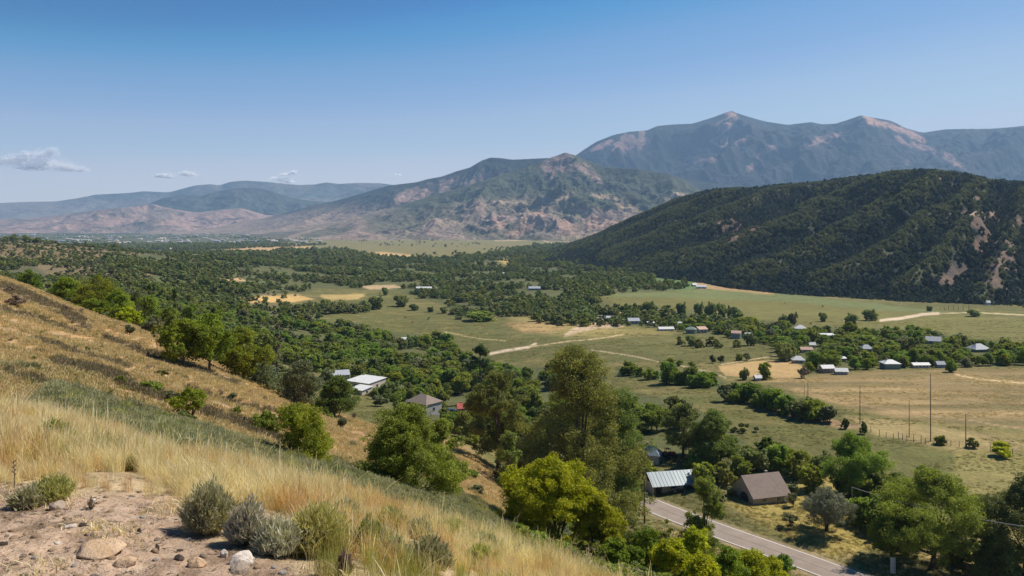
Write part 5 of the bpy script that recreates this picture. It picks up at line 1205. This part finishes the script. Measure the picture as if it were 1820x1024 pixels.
nt_('broad green shrub behind the brown gabled house', 1412, 180, 800, 64, 129, M_leafB, 'bush', 16, 12000, .16, name='green_shrub', cat='shrub', stems=3)
nt_('grey-green shrub upper left of the brown house roof', 1372, 196, 785, 50, 130, M_leafG, 'bush', 12, 8000, .17, name='green_shrub', cat='shrub', stems=3)
nt_('large dark green tree above the silver olive tree', 1512, 164, 768, 124, 131, M_leafA, 'round', 40, 46000, .17, .1, rb=(.2, .32))
nt_('tree between the two large dark ones, lower right', 1590, 158, 836, 70, 132, M_leafO, 'bush', 18, 14000, .16)
nt_('silver-grey olive tree with dark trunk beside the brown house', 1467, 145, 862, 104, 133, M_leafT, 'round', 30, 30000, .11, .12, stems=3, trunk_r=.22, bark=M_bark)
nt_('low blue-green shrub left of the silver olive tree', 1402, 147, 912, 36, 134, M_leafG, 'bush', 8, 4000, .11, name='green_shrub', cat='shrub', stems=3)
nt_('grey-green shrub at the right corner of the brown house', 1410, 158, 876, 26, 135, M_leafG, 'bush', 7, 2500, .12, name='green_shrub', cat='shrub', stems=3)
nt_('spreading green tree with leaning dark trunk, lower right', 1655, 131, 830, 200, 136, M_leafA, 'round', 52, 70000, .15, .18, rb=(.17, .29), lean=(2.2, 0), trunk_r=.42)
nt_('left low limb tree under the spreading one', 1585, 134, 880, 90, 137, M_leafB, 'bush', 22, 20000, .14, .12)
nt_('dark green tree cut off by the right edge', 1822, 128, 846, 150, 138, M_leafD, 'round', 36, 46000, .15, .1, rb=(.2, .32), trunk_r=.4)
nt_('dark shrub below the tree at the right edge', 1770, 126, 950, 80, 139, M_leafD, 'bush', 14, 12000, .13, name='green_shrub', cat='shrub', stems=3)
nt_('slim leafy tree standing alone on the near roadside', 1252, 131, 843, 66, 140, M_leafA, 'tall', 30, 26000, .13, .05, rb=(.26, .4), trunk_r=.22)
nt_('low leafy shrub at the foot of the slim roadside tree', 1238, 128, 925, 70, 141, M_leafA, 'bush', 14, 9000, .12, name='green_shrub', cat='shrub', stems=3)
nt_('dark green shrub left of the metal-roofed shed', 1128, 160, 838, 44, 142, M_leafA, 'bush', 10, 7000, .14, name='green_shrub', cat='shrub', stems=3)
for i, (lb, px, d, tr_, wp, mt) in enumerate([
 ('yellow-green bush below the slim roadside tree, above the grass edge', 1235, 74, 938, 90, M_leafY), ('yellow-green bush at the bottom edge, left of the road', 1330, 78, 975, 100, M_leafY),
 ('green bush between the brightest tree and the bottom yellow bushes', 1150, 70, 938, 90, M_leafB), ('olive bush above the grass edge, left of the roadside yellow bush', 1180, 96, 945, 60, M_leafO),
 ('dark green bush beside the road bottom, right of the yellow bush', 1390, 92, 985, 70, M_leafA), ('grey-green bush on the bank below the wooden pole', 1125, 108, 920, 50, M_leafO),
 ('small yellow bush on the bank, right of the wooden pole', 1185, 128, 922, 26, M_leafY), ('low yellow-green bush at the very bottom, right of the grass', 1250, 60, 985, 110, M_leafY),
 ('green bush under the brightest tree, at its right', 1105, 62, 955, 90, M_leafB),
 ('second yellow bush above the grass edge, right of the green one', 1190, 66, 958, 84, M_leafY), ('bright green bush at the bottom edge between two yellow bushes', 1292, 70, 968, 84, M_leafB), ('yellow bush at the bottom edge nearest the road', 1372, 82, 990, 80, M_leafY), ('olive bush on the bank right of the wooden pole', 1168, 112, 945, 44, M_leafO)]):
    nt_(lb, px, d, tr_, wp, 150 + i, mt, 'bush', 16, 15000 if wp > 50 else 4000, .11, .0, name='green_shrub', cat='shrub', stems=3)
for i, (lb, px, d, tr_, wp, mt) in enumerate([
 ('dark green bush on the left skyline of the dry hill', 51, 168, 478, 46, M_leafA), ('tall yellow-green tree at the left end of the hilltop grove', 118, 158, 492, 56, M_leafB),
 ('largest yellow-green tree of the hilltop grove', 172, 152, 488, 80, M_leafB), ('yellow-green tree, right one of the hilltop grove', 212, 150, 512, 60, M_leafB),
 ('low green bush under the hilltop grove', 160, 145, 530, 70, M_leafB), ('round dark bush right of the hilltop grove', 242, 158, 518, 34, M_leafD),
 ('wide dark yellow-green bush halfway down the hill crest', 262, 148, 524, 60, M_leafA), ('narrow upright tree above the wide crest bush', 266, 172, 505, 16, M_leafD),
 ('narrow dark tree right of the hilltop grove, farther off', 310, 175, 512, 18, M_leafD), ('olive bush on the crest left of the three hillside trees', 300, 140, 545, 50, M_leafA),
 ('yellow bush at the crest below the hilltop grove', 228, 134, 545, 50, M_leafY), ('grey-green bush beside the hillside sapling', 272, 128, 560, 40, M_leafG),
 ('dark green tree above the three hillside trees', 338, 150, 540, 50, M_leafA)]):
    nt_(lb, px, d, tr_, wp, 170 + i, mt, 'bush', 18, 12000 if wp > 40 else 4000, .15, .04, name='broadleaf_tree' if 'tree' in lb else 'green_shrub', cat='tree' if 'tree' in lb else 'shrub', stems=2)

# bushes standing on the hillside and in the fields
def lowpoly_bush(seed, mat, n=1500, size=.09): 
    bl = crown_blobs(1.0, 0.8, 0.0, 10, seed, 'bush', (.3, .5)); return trunk_mesh('stem', bl, .03, seed, M_bark, stems=2, zf=-.1, nl=5), leaf_mesh('foliage', bl, n, size, mat, seed, up=.3)
LB = {'dark': lowpoly_bush(201, M_leafD), 'green': lowpoly_bush(202, M_leafA, 4000, .055), 'olive': lowpoly_bush(203, M_leafO), 'grey': lowpoly_bush(204, M_leafG, 3000, .06), 'brown': lowpoly_bush(205, M_dry, 1600, .05), 'big': lowpoly_bush(206, M_leafA, 5200, .05), 'bigd': lowpoly_bush(207, M_leafV, 4200, .055), 'yellow': lowpoly_bush(208, M_leafY, 3000, .06)}
def bush(kind, label, px, py, wpx, hpx, group=None, name='bush', dmin=20):
    x, y, z = hit(px, py, dmin, 6000); st, fo = LB[kind]; s = wpx / F * y; e = empty(name, (x, y, z - .05), RNG.random() * 6.28); e.scale = (s, s, hpx / F * y / .8)
    tag(e, label, 'tree' if name == 'round_tree' else 'bush', group); link('stem' if name == 'bush' else 'trunk', st, e); link('foliage' if name == 'bush' else 'crown', fo, e); return e
bush('green', 'small rounded green bush at the fence, left of the field bushes', 1673, 791, 22, 17)
bush('olive', 'small olive bush at the fence between its two neighbours', 1727, 797, 20, 18)
bush('yellow', 'wide yellow-green bush on the fence line near the right edge', 1781, 811, 46, 26)
bush('dark', 'small dark green bush at the end of the bush row', 1501, 762, 18, 18)
bush('dark', 'small dark conifer-like bush before the left field pole', 1534, 772, 16, 22)
bush('green', 'lone round tree at the right, front edge of village', 1690, 662, 22, 22, name='round_tree')
bush('bigd', 'small round tree in the golden patch, the left of two', 1323, 675, 19, 20, name='round_tree')
bush('big', 'larger round tree in the golden patch, the right of two', 1360, 675, 27, 30, name='round_tree')
bush('brown', 'brownish shrub right of the golden patch', 1430, 672, 26, 22)
bush('big', 'big round tree hiding a white village house', 1444, 656, 32, 32, name='round_tree')
bush('bigd', 'dark bushy tree at the left tip of the golden patch', 1395, 642, 34, 34, name='round_tree')
bush('bigd', 'dark round tree by the bright field, right of the white track', 1730, 563, 24, 13, name='round_tree')
bush('bigd', 'round dark tree at the left end of the white track', 1548, 570, 26, 20, name='round_tree')
bush('bigd', 'small dark tree at the hill foot, left of the far poles', 1651, 553, 10, 9, name='round_tree')
for i, (a, b, wd, hh, lb) in enumerate([(970,571,17,16,'round dark bush alone at the wood edge in the meadow'), (1010,574,25,20,'larger round bush right of the lone one at the wood edge'), (736,552,18,12,'low bush right of the meadow hedge'), (712,545,30,20,'tall bush pair in the upper meadow'),
  (766,555,12,10,'leftmost small bush of the meadow row'), (788,557,16,11,'second small bush of the meadow row'), (812,558,20,13,'third and widest small bush of the meadow row'), (855,570,60,16,'long low thicket at the right end of the meadow row'), (684,525,14,14,'small upright tree in the left upper field'), (471,537,11,10,'dark bush on the golden knoll, left one'), (494,538,8,7,'dark bush on the golden knoll, right one'),
  (838,573,12,5,'dark low bush below the long thicket'), (815,568,14,6,'dark flat bush below the meadow row')]):
    bush('bigd' if i != 7 else 'big', lb, a, b, wd, hh)
for i, (a, b, wd, hh, lb) in enumerate([(1212,562,18,24,'dark tree at the left of the dense dark clump behind the village'), (1243,564,18,26,'dark tree in the dense clump behind the village, left of centre'), (1262,566,22,28,'tallest dark tree of the dense clump behind the village'), (1282,566,22,26,'dark tree in the dense clump behind the village, right of centre'), (1300,566,18,22,'dark tree at the right end of the dense clump behind the village'),
  (1392,578,18,18,'left one of two dark trees above the village'), (1410,578,18,22,'right one of two dark trees above the village'), (1462,572,16,16,'single dark tree above the village, left of a pair'), (1512,578,22,20,'dark rounded tree above the village, left of the white track'), (1156,560,28,24,'broad green tree behind the left village end')]):
    bush('bigd', lb, a, b, wd, hh, name='round_tree')
HB = [(118,552,14,9,'brown'), (144,557,18,9,'brown'), (85,566,12,6,'brown'), (228,594,22,18,'grey'), (214,684,22,18,'green'), (154,626,14,10,'dark'), (103,612,15,8,'brown'), (74,595,9,8,'green'), (196,710,20,15,'dark'), (131,650,8,8,'dark'), (14,690,22,9,'dark'), (30,545,44,22,'brown'), (20,520,24,14,'brown'), (162,520,0,0,''), (286,668,30,10,'dark'), (262,656,22,8,'brown'),
  (265,698,46,22,'green'), (300,712,40,20,'grey'), (437,750,14,12,'grey'), (450,765,15,10,'green'), (410,712,26,14,'grey'), (420,736,22,14,'green'), (392,702,16,10,'brown'), (606,760,26,18,'grey'), (604,704,16,12,'brown'), (630,745,16,12,'brown'), (225,640,12,8,'brown'), (60,640,14,8,'green'), (190,604,14,10,'brown'), (180,620,10,7,'grey'), (445,700,12,8,'brown'), (470,712,12,9,'brown'), (505,722,14,8,'brown'), (585,745,16,10,'green'), (350,705,10,8,'brown'), (96,640,10,6,'brown'), (240,660,8,6,'dark'), (20,606,10,7,'brown'), (330,672,12,6,'brown'), (648,835,26,14,'grey'), (850,880,40,18,'grey'), (835,850,30,16,'green'), (880,850,20,14,'brown'), (815,880,26,14,'green'), (700,872,30,16,'grey')]
kw_ = {'brown': 'dry brown', 'grey': 'grey-green', 'green': 'mid green', 'dark': 'dark green'}
where_ = lambda a, b: ('high on the dry hill at the far left' if a < 120 and b < 600 else 'low on the dry hill at the left edge' if a < 120 else 'below the hilltop grove' if a < 250 and b < 640 else 'in the gully across the dry hill' if a < 320 else 'between the small leaning tree and the bright shrub clump' if a < 520 else 'around the bright shrub clump' if a < 660 else 'beside the huge rounded bush')
for a, b, wd, hh, k in HB:
    if wd: bush(k, f'{kw_[k]} bush {where_(a, b)}', a, b, wd, hh, f'{kw_[k]} bushes {where_(a, b)}')
for i, (a, b_, wd, hh, k) in enumerate([(612,705,40,20,'big'),(668,704,30,14,'olive'),(700,690,34,30,'big'),(590,672,30,22,'olive'),(575,690,40,34,'grey'),(700,712,40,34,'bigd'),(672,722,34,20,'grey'),(720,742,40,20,'big'),(790,748,34,22,'olive'),(806,770,44,36,'big'),(845,742,30,26,'green'),(858,770,44,40,'olive'),(840,800,30,20,'green'),(870,835,40,26,'big'),(780,724,20,16,'big'),(640,660,40,24,'bigd'),(610,648,40,26,'big'),(560,660,40,30,'big'),(694,660,34,30,'olive')]):
    kn = {'big': 'mid green', 'bigd': 'dark green', 'olive': 'olive green', 'green': 'bright green', 'grey': 'grey-green'}[k]; wh = 'around the white roofed farmhouse' if a < 710 else 'around the brown roofed barn'
    bush(k, f'{kn} shrub {wh}', a, b_, wd, hh, f'{kn} shrubs {wh}', dmin=180)
# growth that fills the ground behind the road houses
for i, (a, b_, wd, hh, k, nm) in enumerate([(1252,868,50,44,'big','bush'),(1285,862,44,40,'olive','bush'),(1312,846,40,36,'green','bush'),(1298,880,22,16,'grey','bush'),(1345,838,50,40,'bigd','bush'),(1385,836,56,44,'big','bush'),(1420,848,48,44,'olive','bush'),(1440,872,50,44,'big','bush'),(1460,850,46,44,'bigd','bush'),
  (1405,884,34,24,'grey','bush'),(1530,890,70,56,'big','bush'),(1560,905,70,62,'olive','bush'),(1528,935,60,52,'green','bush'),(1570,950,70,64,'big','bush'),(1600,970,50,44,'bigd','bush'),(1260,830,40,36,'bigd','bush'),(1230,838,34,30,'big','bush'),(1465,905,30,26,'olive','bush'),(1600,905,60,60,'bigd','bush'),(1745,985,60,40,'olive','bush'),(1700,1000,60,36,'green','bush'),(1780,1010,80,50,'bigd','bush'),(1500,880,40,36,'grey','bush'),(1365,812,40,34,'olive','bush'),(1150,850,40,30,'big','bush')]):
    x_, y_, z_ = hit(a, b_, 100, 400); kn = {'big': 'mid green', 'bigd': 'dark green', 'olive': 'olive green', 'green': 'bright green', 'grey': 'grey-green'}[k]
    wh = 'in the thicket between the metal-roofed shed and the brown house' if a < 1320 else 'in the thicket behind the brown gabled house' if a < 1475 else 'under the large trees at the lower right'
    bush(k, f'{kn} shrub {wh}', a, b_, wd, hh, f'{kn} shrubs {wh}', dmin=100)
# rows of bushes in the fields
def bush_row(pts, n, w0, w1, kinds, what, seed):
    r = random.Random(seed)
    for i in range(n):
        t = (i + r.random() * .6) / n * (len(pts) - 1); k = min(int(t), len(pts) - 2); f = t - k
        a = pts[k][0] * (1-f) + pts[k+1][0] * f; b = pts[k][1] * (1-f) + pts[k+1][1] * f + r.uniform(-2.5, 2.5); wd = r.uniform(w0, w1); kd = r.choice(kinds); kk = {'big': 'mid green', 'bigd': 'dark green', 'grey': 'grey-green', 'green': 'bright green', 'olive': 'olive green'}[kd]
        bush(kd, f'{kk} bush in the {what}', a, b, wd, wd * r.uniform(.7, .95), f'{kk} bushes in the {what}')
bush_row([(1292,712),(1330,712),(1360,726),(1400,738),(1440,746),(1480,750)], 13, 28, 46, ['big', 'bigd', 'grey', 'green'], 'dense bush row at the dry field corner', 1)
bush_row([(1100,662),(1150,672),(1200,682),(1250,690),(1270,684)], 13, 18, 32, ['big', 'green'], 'bush band across the meadow above the cottonwoods', 2)
bush_row([(1205,612),(1245,616),(1290,618),(1345,612)], 7, 12, 26, ['big', 'bigd', 'olive'], 'loose bushes in the meadow before the village', 3)
bush_row([(1190,648),(1230,654),(1300,642),(1345,636)], 7, 12, 20, ['big', 'grey'], 'low bushes left of the golden patch', 4)
bush_row([(500,556),(560,556),(610,556),(680,552)], 12, 16, 26, ['bigd'], 'meadow hedge on the left', 5)
bush_row([(690,622),(740,618),(800,614)], 8, 18, 28, ['big', 'bigd'], 'thicket before the long low house', 6)

# ------------------------------------------------------------------ near shrubs and stones
shrub('large grey-green sagebrush, tallest beside the bare dirt', 372, 948, 112, 98, 301, M_sage, 1050, .013, r=.003)
shrub('grey sagebrush right of the tallest one', 436, 968, 84, 88, 302, M_leafS, 770, .013, r=.003)
shrub('brown-based grey shrub in front of the yellow-green one', 492, 985, 96, 70, 303, M_leafS, 700, .013, r=.003, smat=M_bark)
shrub('yellow-green rabbitbrush in the grass, bottom centre left', 566, 985, 120, 100, 304, M_rabbit, 1050, .014, name='rabbitbrush', r=.003)
shrub('yellow-green rabbitbrush at the left beside the grey stone', 92, 890, 76, 48, 305, M_rabbit, 630, .014, name='rabbitbrush', r=.003)
shrub('low grey sagebrush at the left beside the rabbitbrush', 52, 900, 80, 42, 306, M_sage, 560, .013, r=.003)
shrub('green shrub standing in the tall straw grass, left', 95, 800, 70, 55, 307, M_rabbit, 489, .03, name='rabbitbrush', r=.004)
shrub('olive shrub at the grass top, left', 165, 775, 70, 45, 308, M_rabbit, 489, .03, name='rabbitbrush', r=.004)
shrub('pale sagebrush in the bottom centre grass', 760, 1015, 90, 60, 309, M_sage, 700, .016, r=.004)
shrub('pale sagebrush near the grass crest, centre', 860, 990, 80, 45, 310, M_sage, 630, .018, r=.004)
shrub('dry purple-brown twiggy plant at the bottom, centre left', 612, 1022, 36, 50, 311, M_dry, 280, .012, name='dry_plant', cat='plant', r=.003)
shrub('grey rounded sagebrush at the grass crest, left one', 500, 868, 70, 48, 312, M_leafS, 1050, .05, d=16, r=.01)
shrub('grey rounded sagebrush at the grass crest, right one', 556, 880, 80, 50, 313, M_leafS, 1050, .05, d=16, r=.01)
shrub('green rabbitbrush tuft right of the brown-based shrub', 655, 985, 80, 70, 314, M_rabbit, 630, .014, name='rabbitbrush', r=.003)
shrub('small dry twiggy weed in the bare dirt', 160, 905, 26, 32, 315, M_dry, 42, .008, name='dry_plant', cat='plant', nleaf=4, r=.002)
for i, (a, b_, wd, hh, k) in enumerate([(610,930,60,44,'s'),(690,945,66,46,'y'),(740,960,56,40,'s'),(800,962,60,40,'y'),(700,1005,70,50,'s'),(850,1012,70,46,'y'),(930,1000,60,40,'s'),(960,1016,60,36,'y'),(640,905,44,30,'s'),(820,930,50,30,'s'),(240,838,46,34,'y'),(320,850,50,34,'y'),(545,905,56,40,'y')]):
    shrub(('grey-green sagebrush' if k == 's' else 'yellow-green rabbitbrush') + (' in the straw grass above the dirt' if a < 400 else ' in the straw grass along the bottom slope'), a, b_, wd, hh, 330 + i, M_sage if k == 's' else M_rabbit, 420, .022, name='sagebrush' if k == 's' else 'rabbitbrush', r=.003, group=('sagebrush' if k == 's' else 'rabbitbrush') + ' scattered in the straw grass')
def stalk():
    x, y, z = hit(25, 868); e = empty('dry_stalk', (x, y, z)); tag(e, 'single dry brown stalk standing at the left edge', 'plant')
    m = MB(); m.tube([(0,0,-.02),(.004,0,.1),(-.004,0,.22)], [.004,.003,.002], 5); link('stem', m.mesh('stem', M_bark), e)
    m = MB()
    for i in range(10): m.tube([(0,0,.10+.012*i),(.016*math.cos(i*2.1),.016*math.sin(i*2.1),.115+.012*i)], [.003,.005], 5)
    link('seed_head', m.mesh('seed_head', M_dry), e)
stalk()
def stone(label, px, py, wpx, hpx, mat, seed, dep=.8):
    x, y, z = hit(px, py); s = y / F; w_, h_ = wpx * s, hpx * s; o = link('stone', rock_mesh('stone', w_, w_ * dep, h_ * 1.5, seed, mat), None, (x, y, z)); o.rotation_euler.z = seed; tag(o, label, 'stone'); return o
stone('large flat tan stone embedded in the dirt, biggest of all', 176, 984, 84, 20, M_rockT, 401, .95)
stone('tan wedge stone just below the biggest flat one', 224, 1004, 42, 13, M_rockT, 402)
stone('angular white stone at the dirt edge, dark underside', 432, 1001, 48, 20, M_rockW, 403, .7)
stone('pale pinkish stone left of the angular white one', 350, 1008, 36, 16, M_rockT, 424)
stone('upright small white stone beside the angular white one', 398, 990, 14, 14, M_rockW, 405)
stone('grey rounded stone below the rabbitbrush at left', 100, 905, 30, 17, M_rockG, 406)
stone('half-buried brown stone under the angular white one', 424, 1014, 42, 14, M_rockG, 407)
stone('small black stone in the middle of the dirt', 247, 948, 10, 9, M_rockK, 408)
stone('small brown upright stone right of the biggest flat one', 279, 980, 8, 14, M_rockK, 409)
stone('dark flat stone left of the pinkish stone', 318, 995, 20, 9, M_rockK, 430)
stone('white flat chip in the dirt above the biggest stone', 102, 967, 12, 4, M_rockW, 411)
stone('pale flat chip at the centre of the dirt', 127, 937, 20, 4, M_rockW, 412)
stone('white pebble cluster stone near the dry weed', 165, 895, 12, 9, M_rockW, 413)
def pebbles():
    rng = np.random.default_rng(77); n = 3600; y = rng.uniform(3.5, 8.5, n); x = rng.uniform(-.85, .05, n) * (y + 1); z = Z(x, y); px, py = proj(x, y, z); k = poly_sd(px, py, DIRTP) > -6; x, y, z = x[k], y[k], z[k]; n = len(x)
    pr = [proto('pebble', rock_mesh('pebble', 1, .8, .6, s, m, 8)) for s, m in ((1, M_rockT), (2, M_rockW), (3, M_rockG), (4, M_rockK))]
    scatter('gravel', np.stack([x, y, z - .002], 1), rng.random(n) * 6.28, 0.008 + 0.05 * rng.random(n) ** 4, rng.choice(4, n, p=[.6, .14, .22, .04]), pr)
    n = 1400; y = rng.uniform(3.5, 8.5, n); x = rng.uniform(-.85, .05, n) * (y + 1); z = Z(x, y)
    tw = []
    for s in (1, 2, 3):
        r = random.Random(s); m = MB()
        for i in range(5):
            a = r.random() * 6.28; q = r.uniform(.02, .07); m.tube([(r.uniform(-.03, .03), r.uniform(-.03, .03), .004), (q * math.cos(a), q * math.sin(a), r.uniform(.0, .03))], [.0022, .001], 4)
        tw.append(proto('twig', m.mesh('twig', M_bark if s < 3 else M_dry)))
    scatter('twig_litter', np.stack([x, y, z], 1), rng.random(n) * 6.28, rng.uniform(.25, .8, n), rng.integers(0, 3, n), tw)
pebbles()

# ------------------------------------------------------------------ far town in the plain
def town():
    rng = np.random.default_rng(12); mb = MB(); n = 420
    y = np.exp(rng.uniform(math.log(3400), math.log(9000), n)); u = rng.uniform(-.75, -.24, n); x = u * y; z = Z0(x, y)
    dens = fbm(x / 700, y / 900, 3, 70); k = dens > -0.1
    me = []
    for X, Y, Zz in zip(x[k], y[k], z[k]):
        a, b, h = rng.uniform(10, 42), rng.uniform(10, 26), rng.uniform(3, 7); mb.cur = int(rng.choice(3, p=[.5, .3, .2]))
        mb.prism([(Y - b/2, Zz - 2), (Y + b/2, Zz - 2), (Y + b/2, Zz + h), (Y, Zz + h + 2.5), (Y - b/2, Zz + h)], X - a/2, X + a/2)
    o = mb.build('distant_town', [M_greyw, M_cream, M_tanw]); tag(o, 'many tiny pale buildings of the far town in the plain', None, None, 'stuff')
town()

# ------------------------------------------------------------------ clouds (loose vapour puffs, beyond the haze)
M_cloud, cn, cp = new_mat('cloud')
cp.inputs['Base Color'].default_value = (0.99, 0.975, 0.97, 1); cp.inputs['Roughness'].default_value = 1; cp.inputs['Specular IOR Level'].default_value = 0
ct = N(cn, 'ShaderNodeBsdfTranslucent'); ct.inputs[0].default_value = (0.99, 0.975, 0.97, 1); cx_ = N(cn, 'ShaderNodeMixShader'); cx_.inputs[0].default_value = 0.85
cn.links.new(cp.outputs[0], cx_.inputs[1]); cn.links.new(ct.outputs[0], cx_.inputs[2]); cn.links.new(cx_.outputs[0], cn.nodes['Material Output'].inputs['Surface'])
def cloud(label, blobs, D=17000, group=None):
    s = D / F; x0 = (blobs[0][0] - CX) * s; z0 = (HY - blobs[0][1]) * s; rng = np.random.default_rng(int(blobs[0][0])); C = []
    for i, (bx, by, rx, ry) in enumerate(blobs):
        ry *= 1.25
        n = int(rx * ry * 13) + 90; d = rng.normal(size=(n, 3)); d /= np.linalg.norm(d, axis=1)[:, None]
        r = rng.random(n) ** 0.6 * (1 + .55 * fbm(d[:, 0] * 2.2 + i * 7, d[:, 2] * 2.2 + d[:, 1], 4, 60 + i, .6)); d[:, 2] = np.where(d[:, 2] < 0, d[:, 2] * 0.7, d[:, 2])
        C.append(d * r[:, None] * np.array([rx, rx * .6, ry]) * 1.15 * s + np.array([(bx - CX) * s - x0, 0, (HY - by) * s - z0]))
    C = np.concatenate(C); n = len(C); sd_ = np.array([math.cos(R(SUN_EL)) * math.sin(R(SUN_AZ)), math.cos(R(SUN_EL)) * math.cos(R(SUN_AZ)), math.sin(R(SUN_EL))]); nr = sd_ + rng.normal(size=(n, 3)) * .45; a = np.cross(nr, rng.normal(size=(n, 3))); a /= np.linalg.norm(a, axis=1)[:, None]; b_ = np.cross(nr, a); b_ /= np.linalg.norm(b_, axis=1)[:, None]
    q = s * rng.uniform(.3, .7, n)[:, None]; V = np.stack([C - a * q, C + b_ * q, C + a * q, C - b_ * q], 1).reshape(-1, 3)
    o = link('cloud', mesh_np('cloud', V, np.arange(n * 4).reshape(n, 4), M_cloud, False), None, (x0, D, z0)); tag(o, label, 'cloud', group)
cloud('long ragged white cloud at the far left of the sky', [(30,284,40,9),(72,276,26,8),(92,271,12,8),(80,290,44,9),(110,298,30,7),(5,288,24,7),(60,298,36,7),(45,276,12,7),(144,302,17,5),(125,300,20,6)])
cloud('small oval white cloud, left one of the pair', [(290,312,16,4.5),(303,314,14,4),(280,313,7,3)])
cloud('small oval white cloud, right one of the pair', [(338,310,15,5),(328,309,9,4.5)])
cloud('thin white cloud low over the distant mountain', [(500,320,17,4),(512,323,10,3.5),(488,317,8,3)])
cloud('little puff above the thin cloud over the distant mountain', [(521,307,7,4),(508,310,10,2.6)])
cloud('faint tiny puff left of the wooded ridge', [(707,311,6,2)])
# ------------------------------------------------------------------ haze
def haze():
    m = bpy.data.materials.new('haze'); m.use_nodes = True; n = m.node_tree; n.nodes.clear(); o_ = n.nodes.new('ShaderNodeOutputMaterial'); v = n.nodes.new('ShaderNodeVolumePrincipled')
    v.inputs['Color'].default_value = (0.42, 0.66, 1.0, 1); v.inputs['Density'].default_value = 5.0e-5; v.inputs['Anisotropy'].default_value = 0.1; n.links.new(v.outputs[0], o_.inputs['Volume'])
    b = MB(); b.box(-22000, 22000, -60, 14200, -260, 1560); o = b.build('haze', m); tag(o, kind='stuff')
haze()
